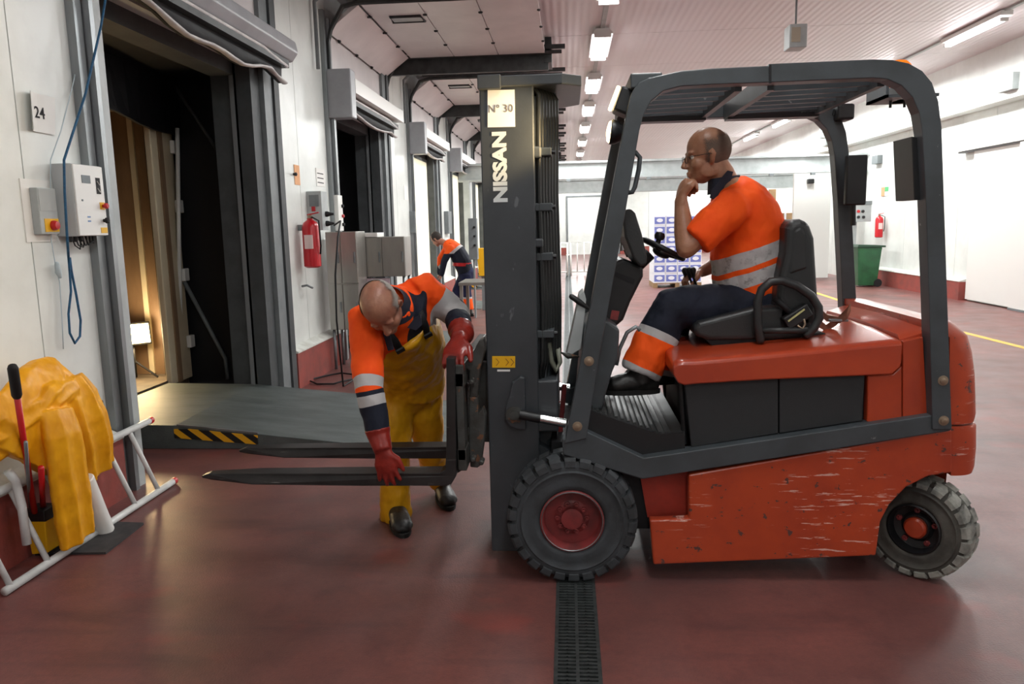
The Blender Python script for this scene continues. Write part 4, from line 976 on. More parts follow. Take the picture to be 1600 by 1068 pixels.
# ================================================================ PEOPLE
def band_mat(name, rgb, rgb2, bands, root, rough=.75, bump=.5, bscale=14, dirt=None):
    m = bpy.data.materials.new(name); m.use_nodes = True
    t = Nt(m); b = t.n['Principled BSDF']; co = t.new('ShaderNodeTexCoord').outputs['Object']
    c = t.mix(t.ramp(t.noise(9, 4, t.coord()), .4, .65), lin(rgb), lin(rgb2))
    for (p, ax, t0, t1, rad, col) in bands:
        p = V(p) - V(root); ax = V(ax).normalized()
        sub = t.new('ShaderNodeVectorMath', operation='SUBTRACT'); t.link(co, sub.inputs[0]); sub.inputs[1].default_value = p
        dt = t.new('ShaderNodeVectorMath', operation='DOT_PRODUCT'); t.link(sub.outputs[0], dt.inputs[0]); dt.inputs[1].default_value = ax
        ln = t.new('ShaderNodeVectorMath', operation='LENGTH'); t.link(sub.outputs[0], ln.inputs[0])
        wob = t.math('MULTIPLY_ADD', t.noise(8, 2, co), .016, -.008)
        h = t.math('ADD', dt.outputs['Value'], wob)
        f = t.math('MULTIPLY', t.math('MULTIPLY', t.math('GREATER_THAN', h, t0), t.math('LESS_THAN', h, t1)), t.math('LESS_THAN', ln.outputs['Value'], rad))
        cc = lin(col)
        if dirt and sum(col) > 450:
            d = t.ramp(t.noise(26, 5, co, .7), .52, .68); cc = t.mix(t.math('MULTIPLY', d, .7), cc, lin(dirt))
        c = t.mix(f, c, cc)
    t.link(c, b.inputs['Base Color']); b.inputs['Roughness'].default_value = rough; b.inputs['Specular IOR Level'].default_value = .25
    bn = t.new('ShaderNodeBump'); bn.inputs['Strength'].default_value = bump; bn.inputs['Distance'].default_value = .02
    t.link(t.noise(bscale, 3, t.coord((1, 1, .6))), bn.inputs['Height']); t.link(bn.outputs[0], b.inputs['Normal'])
    return m
def skin_mat(name, rgb, rgb2):
    m = mat(name, rgb, .42, rgb2=rgb2, nscale=14, lo=.35, hi=.7, bump=.12, bscale=120)
    b = m.node_tree.nodes['Principled BSDF']; b.inputs['Subsurface Weight'].default_value = .08; b.inputs['Subsurface Radius'].default_value = (.02, .008, .004)
    return m
ORANGE, ORANGE2, NAVY, NAVY2, SILV = (255, 92, 22), (250, 82, 20), (30, 34, 48), (22, 25, 36), (186, 184, 184)
def head(mb, c, fwd, up, k=1.0):
    c, f = V(c), V(fwd).normalized(); u = V(up); u = (u - f * u.dot(f)).normalized(); s = f.cross(u)
    def L(a, b, d): return c + (f * a + s * b + u * d) * k
    def E(p, r, tilt=0): mb.ell(L(*p), f * r[0] * k, s * r[1] * k, u * r[2] * k, 20, 14)
    E((-.012, 0, .032), (.098, .077, .094)); E((.028, 0, -.03), (.062, .06, .088)); E((.028, 0, -.078), (.052, .05, .036)); E((.066, 0, -.098), (.022, .024, .02))
    for q in (-1, 1):
        E((.052, .036 * q, -.032), (.03, .026, .03)); E((.004, .052 * q, -.060), (.042, .009, .036))
        E((.076, .03 * q, .021), (.014, .024, .009))
        mb.tube([L(-.006, .070 * q, -.034), L(-.006, .077 * q, -.02), L(-.012, .083 * q, .004), L(-.006, .082 * q, .018), L(.004, .078 * q, .012)], [(.010 * k, .007 * k), (.012 * k, .008 * k), (.015 * k, .007 * k), (.011 * k, .006 * k), (.007 * k, .005 * k)], 10, round_end=True)
        E((.099, .012 * q, -.037), (.011, .008, .008))
    mb.tube([L(.082, 0, .012), L(.095, 0, -.008), L(.108, 0, -.032)], [.009 * k, .010 * k, .012 * k], 10, round_end=True)
    E((.086, 0, -.064), (.012, .024, .006)); E((.085, 0, -.076), (.012, .020, .007))
    return L, f, s, u
def eyes(L, f, s, u, k, parent):
    me_ = bpy.data.materials.get('eye_white') or mat('eye_white', (225, 220, 214), .2)
    ir = bpy.data.materials.get('eye_iris') or mat('eye_iris', (50, 34, 24), .2)
    sk = parent.data.materials[0]
    for q in (-1, 1):
        e_ = MB().ball(L(.070, .03 * q, .002), .0145 * k, 14, 10).build('eye', me_, parent, smooth=True)
        MB().ell(L(.0825, .031 * q, .001), s * .006 * k, u * .006 * k, f * .003 * k, 12, 6).build('iris', ir, e_, smooth=True) if False else None
def hair(L, f, s, u, k, parent, rgb, rgb2, zmax=.045, front=.05, alpha=True):
    """a close-cropped fringe of hair: shell over the cranium, sides and back only"""
    m = bpy.data.materials.new('cropped_hair'); m.use_nodes = True
    t = Nt(m); b = t.n['Principled BSDF']; b.inputs['Roughness'].default_value = .8
    t.link(t.mix(t.noise(60, 3, t.coord()), lin(rgb), lin(rgb2)), b.inputs['Base Color'])
    at = t.new('ShaderNodeAttribute'); at.attribute_name = 'hair_cover'
    fac = t.math('GREATER_THAN', t.math('ADD', at.outputs['Fac'], t.math('MULTIPLY', t.math('SUBTRACT', t.noise(420, 2, t.coord()), .5), 2.2)), .5)
    t.link(fac, b.inputs['Alpha'])
    nu, nv = 48, 26; vs = []; den = []
    for i in range(nv + 1):
        el = math.radians(-52 + 130 * i / nv)
        for j in range(nu + 1):
            az = math.radians(62 + 236 * j / nu)
            x, y, z = math.cos(el) * math.cos(az), math.cos(el) * math.sin(az), math.sin(el)
            p = L(-.012 + x * .102, y * .081, .032 + z * .098); vs.append(p)
            zl = .032 + z * .0965; xl = -.012 + x * .1
            d1 = (zmax + (.0 if xl > -.04 else .02) - zl) / .045; d2 = (front - xl) / .03; d3 = (zl + .055) / .02 if xl < 0 else (zl + .04) / .02
            den.append(max(0, min(1, min(d1, d2, d3))))
    mb = MB(); mb.v = vs
    W_ = nu + 1
    mb.f = [(i * W_ + j, i * W_ + j + 1, (i + 1) * W_ + j + 1, (i + 1) * W_ + j) for i in range(nv) for j in range(nu)]
    o = mb.build('hair', m, parent, smooth=True, fix=False)
    a = o.data.attributes.new('hair_cover', 'FLOAT', 'POINT'); a.data.foreach_set('value', den)
    return o
def hand(mb, wrist, d, n, k=1.0, curl=(.5, .6, .5), thumb=1, r=1.0, spread=.06, tcurl=.4, tdir=None):
    w, d = V(wrist), V(d).normalized(); n = V(n); n = (n - d * n.dot(d)).normalized(); s = d.cross(n)
    mb.tube([w - d * .02 * k, w + d * .02 * k, w + d * .06 * k, w + d * .088 * k], [(.026 * k * r, .019 * k * r), (.033 * k * r, .018 * k * r), (.041 * k * r, .016 * k * r), (.038 * k * r, .012 * k * r)], 14, side=s, round_end=True)
    for q, ln, off in ((-1.5, .068, -.006), (-.5, .080, 0), (.5, .076, 0), (1.5, .058, -.008)):
        q *= -thumb
        base = w + d * (.084 + off) * k + s * q * .021 * k
        dd = (d + s * q * spread).normalized(); pts = [base - dd * .015 * k, base]; ang = 0; p = base
        for sgl, fr in zip(curl, (.45, .32, .23)):
            ang += sgl; p = p + (dd * math.cos(ang) + n * math.sin(ang)) * ln * fr * k; pts.append(p)
        mb.tube(pts, [.0098 * k * r, .0098 * k * r, .009 * k * r, .0082 * k * r, .007 * k * r], 8, side=s, round_end=True)
    tb = w + d * .025 * k + s * .028 * k * thumb
    t1 = (d * .6 + s * thumb * .75 + n * tcurl).normalized(); t2 = (d * .85 + s * thumb * .25 + n * tcurl * 1.3).normalized()
    if tdir is not None: t2 = V(tdir).normalized()
    mb.tube([tb - t1 * .01 * k, tb + t1 * .034 * k, tb + t1 * .034 * k + t2 * .03 * k, tb + t1 * .034 * k + t2 * .054 * k], [.016 * k * r, .0125 * k * r, .0105 * k * r, .008 * k * r], 8, round_end=True)
m_boot = mat('black_boot', (28, 28, 28), .45, rgb2=(44, 42, 40), nscale=14, bump=.2)
m_sole = mat('boot_sole', (18, 18, 18), .8)
def boot(ankle, toe, zfloor, parent, k=1.0, pitch=0):
    a, t_ = V(ankle), V(toe); d = V((t_.x - a.x, t_.y - a.y, 0)).normalized(); s = d.cross(V((0, 0, 1)))
    L = V((t_.x - a.x, t_.y - a.y, 0)).length; z = zfloor
    h = a - d * .05; mb = MB()
    base = V((a.x, a.y, z))
    mb.tube([a + V((0, 0, .06)), a, V((a.x, a.y, z + .075))], [(.055 * k, .055 * k)] * 3, 16, round_end=True)
    mb.tube([base - d * .045 + V((0, 0, .045)), base + d * .03 + V((0, 0, .055)), base + d * (L * .55) + V((0, 0, .05)), base + d * (L * .85) + V((0, 0, .042)), base + d * (L - .02) + V((0, 0, .036))], [(.040 * k, .04), (.044 * k, .05), (.05 * k, .045), (.052 * k, .036), (.042 * k, .028)], 16, side=s, round_end=True)
    o = mb.build('boot', m_boot, parent, remesh=.008, sm=3)
    n = 20; rg = []
    for zz in (0, .022):
        r_ = []
        for q in range(n):
            an = 2 * math.pi * q / n; x = math.cos(an); yv = math.sin(an)
            r_.append(V((base.x, base.y, z + zz)) + d * (L * .5 - .03 + x * (L * .5 + .055)) + s * yv * (.048 + .008 * x) * k)
        rg.append(r_)
    MB().rings(rg).build('boot_sole', m_sole, o, smooth='auto')
    return o

# ---------------------------------------------------------------- driver
DX = P(1170, 470, Y=3.73).x
drv = thing('person', (DX, 3.73, .93), 'man in orange hi-vis polo and navy trousers sitting on forklift seat, hand at mouth', 'person')
DR = drv.location
q = lambda x, y, Y=3.73: P(x, y, Y=Y)
m_skin1 = skin_mat('tanned_skin', (174, 126, 98), (154, 104, 78))
tors = [(1186, 480), (1181, 462), (1172, 435), (1170, 405), (1171, 370), (1163, 338), (1152, 314), (1141, 296), (1133, 284)]
thk = [.10, .125, .158, .165, .155, .145, .12, .085, .06]
wid = [.15, .17, .18, .185, .195, .205, .205, .16, .075]
tp_ = [q(x, y) for x, y in tors]
SH_L, EL_L, WR_L = q(1148, 318, 3.535), q(1072, 388, 3.50), q(1064, 314, 3.57)
SH_R, EL_R, WR_R = q(1146, 320, 3.925), q(1140, 402, 4.02), q(1098, 424, 4.0)
HIP_L, KN_L, AN_L = q(1182, 478, 3.63), q(1048, 480, 3.58), q(998, 586, 3.53)
HIP_R, KN_R, AN_R = q(1182, 478, 3.83), q(1056, 479, 3.86), q(1028, 583, 3.86)
body = MB()
body.tube(tp_, [(w * .9, t * .88) for w, t in zip(wid, thk)], 24, side=(0, 1, 0), round_end=True)
body.tube([q(1137, 296), q(1128, 274), q(1117, 256)], [(.062, .066), (.058, .062), (.055, .06)], 18, side=(0, 1, 0))
hc = q(1104, 244); hf = V((-1, -.05, -.12)); hu = V((-.12, 0, 1))
HL = head(body, hc, hf, hu, 1.04)
body.tube([SH_L, (SH_L + EL_L) / 2, EL_L], [.055, .05, .046], 14, round_end=True); body.tube([EL_L, EL_L + (WR_L - EL_L) * .35, WR_L], [.046, .046, .030], 14, round_end=True)
body.tube([SH_R, EL_R], [.055, .044], 14, round_end=True); body.tube([EL_R, EL_R + (WR_R - EL_R) * .35, WR_R], [.043, .042, .029], 14, round_end=True)
hand(body, WR_L, q(1068, 284, 3.63) - WR_L, V((.9, .35, .1)), 1.08, curl=(1.15, 1.0, .7), thumb=-1, r=1.22, tdir=(q(1083, 274, 3.71) - q(1072, 284, 3.64)))
hand(body, WR_R, V((-.9, -.1, -.25)), V((-.15, 0, -1)), 1.0, curl=(.7, .8, .6), thumb=1)
for a_, b_, c_, w_ in ((HIP_L, KN_L, AN_L, 1), (HIP_R, KN_R, AN_R, 1)):
    body.tube([a_, b_], [.085, .06], 16, round_end=True); body.tube([b_, (b_ * .6 + c_ * .4), c_], [.058, .058, .04], 14, round_end=True)
bo = body.build('body', m_skin1, drv, remesh=.0052, sm=3)
hair(*HL, 1.04, bo, (96, 80, 70), (116, 98, 86), zmax=.085, front=.03)
for e_ in (-1, 1): MB().ball(HL[0](.0685, .031 * e_, .002), .0122, 14, 10).build('eye', mat('eye_white', (215, 208, 200), .25) if e_ < 0 else bpy.data.materials['eye_white'], bo, smooth=True)
m_iris = mat('eye_iris', (48, 34, 26), .25)
for e_ in (-1, 1): MB().ell(HL[0](.0798, .031 * e_, .001), HL[2] * .006, HL[3] * .006, HL[1] * .003, 10, 6).build('iris', m_iris, bo, smooth=True)
MB().tube([HL[0](.086, -.045, .025), HL[0](.092, -.03, .029), HL[0](.090, -.015, .024)], .003, 6).build('eyebrow', bpy.data.materials['cropped_hair'], bo) if False else None
gl = thing('glasses', (0, 0, 0), None, None); gl.parent = drv; gl.location = (0, 0, 0)
m_gl = mat('spectacle_metal', (60, 54, 50), .3, .8)
for e_ in (-1, 1):
    MB().tube([HL[0](.098 + (-.004 if abs(y_) > .03 else 0), e_ * (.033 + y_), z_) for y_, z_ in [(.024 * math.cos(a_ / 12 * 6.283), -.004 + .018 * math.sin(a_ / 12 * 6.283)) for a_ in range(12)]], .0014, 6, closed=True).build('lens_rim', m_gl, gl, smooth=True)
    MB().tube([HL[0](.094, e_ * .057, .003), HL[0](.07, e_ * .076, .004), HL[0](.0, e_ * .086, .006), HL[0](-.012, e_ * .085, -.006)], .0015, 6).build('temple', m_gl, gl, smooth=True)
MB().tube([HL[0](.098, -.01, .0), HL[0](.103, 0, .004), HL[0](.098, .01, .0)], .0015, 6).build('bridge', m_gl, gl, smooth=True)
# shirt
ax_b = (tp_[3] - tp_[1]); lo = q(1172, 432)
bands = [(q(1172, 396), V((-.35, 0, 1.0)), -.036, .036, .32, SILV), (q(1172, 427), V((-.35, 0, 1.0)), -.034, .030, .32, SILV)]
m_shirt = band_mat('hi_vis_polo', ORANGE, ORANGE2, bands, DR, dirt=(96, 90, 84))
sh = MB()
sh.tube(tp_[:8] + [q(1136, 288)], [(w + .014, t + .014) for w, t in zip(wid[:8], thk[:8])] + [(.085, .08)], 28, side=(0, 1, 0))
s_end = q(1087, 377, 3.505)
sh.tube([SH_L + V((.03, .04, .0)), SH_L + V((-.0, 0, -.01)), (SH_L + s_end) / 2, s_end], [.07, .084, .084, .081], 18, round_end=False)
e2_ = SH_R + (EL_R - SH_R) * .75
sh.tube([SH_R + V((.03, -.04, 0)), SH_R, e2_], [.07, .084, .078], 18)
sh.build('polo_shirt', m_shirt, drv, remesh=.010, sm=5, disp=(.09, .018))
# collar
m_navyc = mat('navy_knit', (26, 30, 46), .8, bump=.2, bscale=200)
cr_ = []
n0, n1 = q(1131, 289), q(1128, 276)
MB().tube([q(1134, 297), q(1132, 288), q(1131, 277)], [(.084, .086), (.073, .078), (.067, .073)], 24, side=(0, 1, 0), cap=False).build('collar', m_navyc, drv, smooth=True)
for Yc_ in (3.655, 3.80):
    MB().prism([q(1137, 266, Yc_), q(1146, 268, Yc_), q(1142, 282, Yc_), q(1118, 312, Yc_), q(1109, 309, Yc_), q(1112, 296, Yc_)], (0, .006 if Yc_ < 3.7 else -.006, 0)).build('collar_flap', m_navyc, drv, bevel=.002)
# trousers
shin = (KN_L - AN_L).normalized()
lb = []
for A_, K_ in ((AN_L, KN_L), (AN_R, KN_R)):
    sx = (K_ - A_).normalized()
    lb += [(A_, sx, -.1, .235, .24, SILV), (A_, sx, .038, .185, .24, ORANGE)]
m_trou = band_mat('navy_work_trousers', NAVY, NAVY2, lb, DR, bump=.7, bscale=11)
tr_ = MB()
tr_.tube([q(1176, 452), q(1184, 470), q(1190, 486)], [(.178, .15), (.19, .14), (.17, .11)], 24, side=(0, 1, 0), round_end=True)
for A_, K_, H_ in ((AN_L, KN_L, HIP_L), (AN_R, KN_R, HIP_R)):
    m1 = H_ + (K_ - H_) * .5
    tr_.tube([H_, m1, K_ + (H_ - K_) * .12, K_], [(.10, .105), (.098, .106), (.09, .10), (.085, .092)], 18, side=(0, 1, 0), round_end=True)
    tr_.tube([K_, K_ + (A_ - K_) * .4, K_ + (A_ - K_) * .75, A_ + (A_ - K_) * -.02], [(.085, .09), (.085, .098), (.082, .099), (.078, .095)], 18, side=(0, 1, 0))
tr_.build('trousers', m_trou, drv, remesh=.010, sm=5, disp=(.08, .02))
zfl = P(990, 655, Y=3.5).z
zpl = rsx[0][1] + .006
boot(q(1003, 598, 3.53), q(948, 610, 3.52), zpl - .005, drv, 1.05)
boot(q(1030, 598, 3.86), q(975, 610, 3.86), zpl - .03, drv, 1.05)

# ---------------------------------------------------------------- man bending over the forks
wk = thing('person', (-.78, 3.95, 0), 'man in yellow bib trousers, orange hi-vis top and red gloves bending over the forks', 'person')
WR0 = wk.location
m_skin2 = skin_mat('ruddy_skin', (166, 118, 94), (146, 94, 76))
T = [P(641, 602, Y=4.02), P(641, 580, Y=3.97), P(637, 556, Y=3.86), P(626, 528, Y=3.72), P(617, 502, Y=3.58), P(612, 484, Y=3.48), P(607, 473, Y=3.41)]
SR, ER, WRr = P(571, 497, Y=3.38), P(576, 598, Y=3.23), P(592, 680, Y=3.19)
SL, EL, WRl = P(662, 452, Y=3.62), P(712, 488, Y=3.70), P(722, 522, Y=3.44)
sv = (SL - SR).normalized(); sv0 = V((1, 0, 0))
ww = [.16, .16, .17, .185, .195, .17, .08]; tt = [.12, .125, .135, .13, .12, .10, .065]
def spine(mb, i0, i1, add, n=24):
    rs = []
    for i in range(i0, i1):
        t_ = (T[min(i + 1, 6)] - T[max(i - 1, 0)]).normalized(); a = sv0.lerp(sv, min(1, i / 4)); a = (a - t_ * a.dot(t_)).normalized(); b = t_.cross(a)
        rs.append([T[i] + a * math.cos(6.28318 * k / n) * (ww[i] + add) + b * math.sin(6.28318 * k / n) * (tt[i] + add) for k in range(n)])
    mb.rings(rs)
body = MB(); spine(body, 0, 7, -.045)
hc = P(597, 481, Y=3.26); hf = V((.16, -.42, -.86)); hu = V((-.16, -.80, .52))
body.tube([T[5], T[6], hc + V((0, .03, -.0))], [.055, .058, .056], 16, round_end=True)
HL = head(body, hc, hf, hu, 1.02)
body.tube([SR, ER], [.045, .040], 14, round_end=True); body.tube([ER, WRr], [.043, .03], 14, round_end=True)
body.tube([T[4], SL, EL], [.05, .045, .040], 14, round_end=True); body.tube([EL, WRl], [.043, .03], 14, round_end=True)
HR_, KR_, AR_ = P(620, 598, Y=4.0), P(617, 692, Y=3.93), P(618, 806, Y=3.93)
HLg, KLg, ALg = P(662, 598, Y=4.05), P(668, 688, Y=4.12), P(687, 752, Y=4.27)
for a_, b_, c_ in ((HR_, KR_, AR_), (HLg, KLg, ALg)):
    body.tube([a_, b_], [.08, .055], 14, round_end=True); body.tube([b_, c_], [.052, .04], 14, round_end=True)
bo = body.build('body', m_skin2, wk, remesh=.0055, sm=3)
hair(*HL, 1.02, bo, (160, 154, 148), (120, 112, 104), zmax=.085, front=.04)
for e_ in (-1, 1): MB().ball(HL[0](.0685, .031 * e_, .002), .0122, 14, 10).build('eye', bpy.data.materials['eye_white'], bo, smooth=True)
m_sh2 = band_mat('hi_vis_polo_bending', ORANGE, ORANGE2, [
    (P(577, 600, Y=3.25), (SR - ER), -.03, .018, .16, SILV), (ER, (ER - WRr), -.10, -.05, .2, SILV),
    (ER, (ER - WRr), -.052, -.032, .14, NAVY), (ER, (ER - WRr), -.50, -.098, .3, NAVY),
    (EL, (SL - EL), .03, .085, .16, SILV), (EL, (SL - EL), -.2, .03, .13, NAVY), (EL, (EL - WRl), -.10, -.02, .15, SILV), (EL, (EL - WRl), -.4, -.10, .3, NAVY)], WR0)
sh = MB(); spine(sh, 0, 6, .012)
sh.rings([[T[5] + (T[6] - T[5]) * f_ + (sv * math.cos(k / 20 * 6.283) * r1 + (T[6] - T[5]).normalized().cross(sv) * math.sin(k / 20 * 6.283) * r2) for k in range(20)] for f_, r1, r2 in ((-.6, .18, .13), (.3, .16, .13), (1.1, .118, .11))])
sh.tube([SR + (SL - SR) * .18, SR, SR + (ER - SR) * .5, ER], [.078, .082, .074, .066], 18)
sh.tube([ER, ER + (WRr - ER) * .5, WRr], [.066, .060, .05], 16, round_end=True)
sh.tube([SL + (SR - SL) * .18, SL, SL + (EL - SL) * .5, EL], [.078, .082, .076, .07], 18)
sh.tube([EL, EL + (WRl - EL) * .5, WRl], [.068, .060, .05], 16, round_end=True)
sh.build('hi_vis_top', m_sh2, wk, remesh=.010, sm=4, disp=(.08, .016))
# collar and bib straps
cd = (T[6] - T[5]).normalized()
MB().rings([[T[6] + cd * h_ + (sv * math.cos(k / 24 * 6.283) * r1 + cd.cross(sv) * math.sin(k / 24 * 6.283) * r1) for k in range(24)] for h_, r1 in ((-.03, .128), (-.005, .115), (.02, .098), (.05, .082))], cap=False).build('collar', m_navyc, wk, smooth=True)
m_bib = band_mat('yellow_pvc', (226, 166, 30), (206, 146, 22), [], WR0, rough=.32, bump=.8, bscale=9)
tb = MB(); w4, t4 = ww[4], tt[4]; ww[4] = .125; tt[4] = .125; spine(tb, 0, 5, .032); ww[4] = w4; tt[4] = t4
tb.tube([T[0], (T[0] + HR_) / 2 + V((0, 0, -.04)), (HR_ + HLg) / 2 + V((0, 0, -.06))], [(.17, .14), (.17, .14), (.13, .12)], 20, side=(1, 0, 0), round_end=True)
for a_, b_, c_, w_, e_ in ((HR_, KR_, AR_, 1.0, .086), (HLg, KLg, ALg, 1.0, .068)):
    tb.tube([a_ + V((0, 0, .05)), (a_ + b_) / 2, b_], [.108, .098, .084], 18)
    tb.tube([b_, (b_ + c_) / 2, c_ + (c_ - b_).normalized() * .02], [.084, .082, e_], 18)
tb.build('bib_trousers', m_bib, wk, remesh=.011, sm=4, disp=(.10, .028))
# straps over the chest and their buckles: find the front side of the torso
fr = (cd.cross(sv)); fr = fr if fr.y < 0 else -fr
for sgn in (-1, 1):
    top_ = T[5] + cd * .0 + sv * .085 * sgn + fr * .085
    pts = [T[4] + sv * .085 * sgn + fr * (tt[4] + .04), T[4].lerp(T[5], .6) + sv * .09 * sgn + fr * (tt[4] + .03), T[5] + sv * .10 * sgn + fr * .105 + cd * .04]
    MB().tube(pts, [(.019, .005)] * 3, 8, side=sv).build('bib_strap', m_black, wk, smooth=True)
    MB().obox(pts[0] + cd * .01 + fr * .008, sv * .024, cd * .02, fr * .006).build('strap_buckle', m_black, wk, bevel=.003)
    MB().prism([P(x, y, Y=3.33) for x, y in ([(648, 496), (657, 491), (659, 508), (650, 516), (636, 512)] if sgn > 0 else [(598, 520), (609, 522), (615, 546), (606, 548)])], (0, .012, 0)).build('collar_tip', m_navyc, wk, bevel=.002)
# gloves
m_glove = mat('red_rubber_glove', (142, 40, 30), .3, rgb2=(120, 32, 26), nscale=16, bump=.3, bscale=30)
gv = MB()
gd = (P(607, 762, Y=3.175) - WRr).normalized()
gw = P(599, 704, Y=3.165)
gv.tube([WRr + (ER - WRr).normalized() * .03, WRr, gw], [.058, .050, .040], 18)
hand(gv, gw, gd, V((.0, 1, .0)), 1.0, curl=(.12, .2, .3), thumb=1 if (gd.cross(V((0, 1, 0)))).x > 0 else -1, r=1.25, spread=.16, tcurl=.1)
gv.build('glove', m_glove, wk, remesh=.0058, sm=2)
gv = MB()
gw = P(718, 530, Y=3.36); gd = (P(704, 566, Y=3.25) - gw).normalized()
gv.tube([WRl + (EL - WRl).normalized() * .06, WRl, gw], [.062, .056, .042], 18)
nn_ = V((.2, .6, -.5))
hand(gv, gw, gd, nn_, 1.12, curl=(.3, .45, .4), thumb=1 if (gd.cross(nn_)).x > 0 else -1, r=1.28, spread=.12, tcurl=.2)
gv.build('glove', m_glove, wk, remesh=.0058, sm=2)
boot(P(620, 812, Y=3.93), P(631, 830, Y=3.68), 0, wk, 1.1)
boot(P(690, 752, Y=4.27), P(702, 770, Y=4.06), 0, wk, 1.05)

# ---------------------------------------------------------------- man far away by the bright curtain
FYd = 13.4
bgm = thing('person', (P(722, 480, Y=FYd).x, FYd, 0), 'distant man in navy and orange work jacket stooping beside the bright curtain', 'person')
q3 = lambda x, y, dy=0: P(x, y, Y=FYd + dy)
body = MB()
Tt = [q3(728, 425), q3(722, 408), q3(714, 393), q3(703, 384), q3(693, 379)]
def pst(mb, add, idx=5): mb.tube(Tt[:idx], [(.16 + add, .12 + add), (.17 + add, .14 + add), (.19 + add, .13 + add), (.17 + add, .11 + add), (.07 + add, .07 + add)][:idx], 16, side=(.25, 1, 0), round_end=True)
pst(body, -.02)
HL3 = head(body, q3(682, 373), V((-.75, .3, -.6)), V((-.5, 0, .85)), 1.0)
body.tube([Tt[4], q3(686, 376)], [.06, .055], 12)
arms = [(q3(704, 388, -.17), q3(694, 408, -.2), q3(690, 428, -.15)), (q3(700, 386, .17), q3(688, 404, .2), q3(687, 426, .15))]
for a_, b_, c_ in arms: body.tube([a_, b_, c_], [.05, .042, .03], 12, round_end=True)
for a_, b_, c_ in arms: hand(body, c_, V((-.3, 0, -1)), V((-1, 0, .3)), 1.0)
legs = [(q3(728, 428, -.09), q3(729, 456, -.09), q3(733, 484, -.12)), (q3(726, 428, .09), q3(714, 454, .1), q3(714, 481, .12))]
for a_, b_, c_ in legs: body.tube([a_, b_, c_], [.08, .055, .04], 12, round_end=True)
b3 = body.build('body', m_skin2, bgm, remesh=.012, sm=2)
hair(*HL3, 1.0, b3, (40, 34, 30), (60, 52, 46), zmax=.14, front=.05)
R3 = bgm.location
mj = band_mat('navy_orange_jacket', NAVY, NAVY2, [(q3(716, 391), (q3(704, 380) - q3(716, 393)), .0, .05, .5, SILV), (q3(716, 391), (q3(704, 380) - q3(716, 393)), .05, .6, .5, ORANGE), (q3(694, 408, -.2), (0, 0, 1), -.6, .13, .3, NAVY)], R3)
jk = MB(); pst(jk, .015, 4)
for a_, b_, c_ in arms: jk.tube([a_, b_, c_], [.075, .06, .05], 12, round_end=True)
jk.build('jacket', mj, bgm, remesh=.014, sm=3)
mt3 = band_mat('navy_orange_trousers', (34, 40, 74), (26, 30, 56), [(q3(733, 478, -.12), (0, 0, 1), -.06, .13, .25, ORANGE), (q3(733, 478, -.12), (0, 0, 1), .13, .16, .25, SILV)], R3)
tz = MB(); tz.tube([Tt[0], q3(728, 432)], [(.17, .15), (.16, .14)], 14, side=(.25, 1, 0), round_end=True)
for a_, b_, c_ in legs: tz.tube([a_, b_, c_], [.10, .085, .085], 12)
tz.build('trousers', mt3, bgm, remesh=.014, sm=3)
for (a_, b_, c_) in legs: boot(c_, c_ + V((-.2, 0, 0)), 0, bgm)
MB().tube([q3(722, 408) + V((0, 0, -.02)), q3(722, 415)], [(.19, .165)] * 2, 16, side=(.25, 1, 0), cap=False).build('red_shirt_hem', m_red, bgm, smooth=True)
# ================================================================ PROPS ON THE LEFT WALL
def wp(px, py, X=XL + .005): return P(px, py, X=X)
WX = XL
# number notice
pp = [wp(38, 143), wp(86, 150), wp(88, 212), wp(52, 206), wp(44, 200)]
nt = thing('notice_paper', sum(pp, V()) / 5, 'white paper notice numbered 24 curling off the near left wall', 'notice')
n = 8; rs = []
a0, a1, b0, b1 = wp(37, 141), wp(85, 153), wp(40, 203), wp(85, 211)
vs = []; fs = []
for i in range(n + 1):
    u = i / n; lift_ = .03 * max(0, 1 - u * 3) ** 2
    top_, bot_ = a0.lerp(a1, u), b0.lerp(b1, u)
    vs += [top_ + V((lift_ + .003, 0, 0)), bot_ + V((lift_ * 1.3 + .003, 0, 0)), top_ + V((lift_ + .0045, 0, 0)), bot_ + V((lift_ * 1.3 + .0045, 0, 0))]
for i in range(n):
    k = i * 4; fs += [(k, k + 4, k + 5, k + 1), (k + 2, k + 3, k + 7, k + 6), (k, k + 2, k + 6, k + 4), (k + 1, k + 5, k + 7, k + 3)]
MB().add(vs, fs).build('sheet', m_paper, nt, smooth=False)
text('24', 'number_print', m_ink, nt, wp(62, 177, XL + .0115), (0, 1, 0), (0, 0, 1), .058, ext=.0004, bold=.001)
# control cabinet
y0, y1 = wp(84, 300).y, P(162, 300, X=XL + .12).y; z1, z0 = wp(84, 256).z, wp(84, 370).z
cc = thing('control_cabinet', (XL, (y0 + y1) / 2, z0), 'grey-white control cabinet with red stop button beside the near dock opening', 'control cabinet')
B((XL, y0, z0), (XL + .115, y1, z1), 'cabinet_body', mat('cabinet_grey', (190, 194, 194), .45), cc, bevel=.005)
B((XL + .115, y0 + .003, z0 + .003), (XL + .125, y1 - .003, z1 - .003), 'cabinet_door', m_white, cc, bevel=.003)
W_, H_ = y1 - y0, z1 - z0
B((XL + .125, y0 + W_ * .25, z1 - H_ * .26), (XL + .128, y0 + W_ * .53, z1 - H_ * .15), 'display', mat('display_grey', (90, 100, 106), .3), cc)
sy_ = B((XL + .125, y0 + W_ * .72, z1 - H_ * .4), (XL + .1275, y0 + W_ * .86, z1 - H_ * .17), 'warning_strip', m_black, cc)
for zz in (.22, .32): MB().tube([(XL + .1285, y0 + W_ * .75, z1 - H_ * zz), (XL + .1285, y0 + W_ * .83, z1 - H_ * (zz + .05))], .003, 5).build('warning_symbol', m_white, cc)
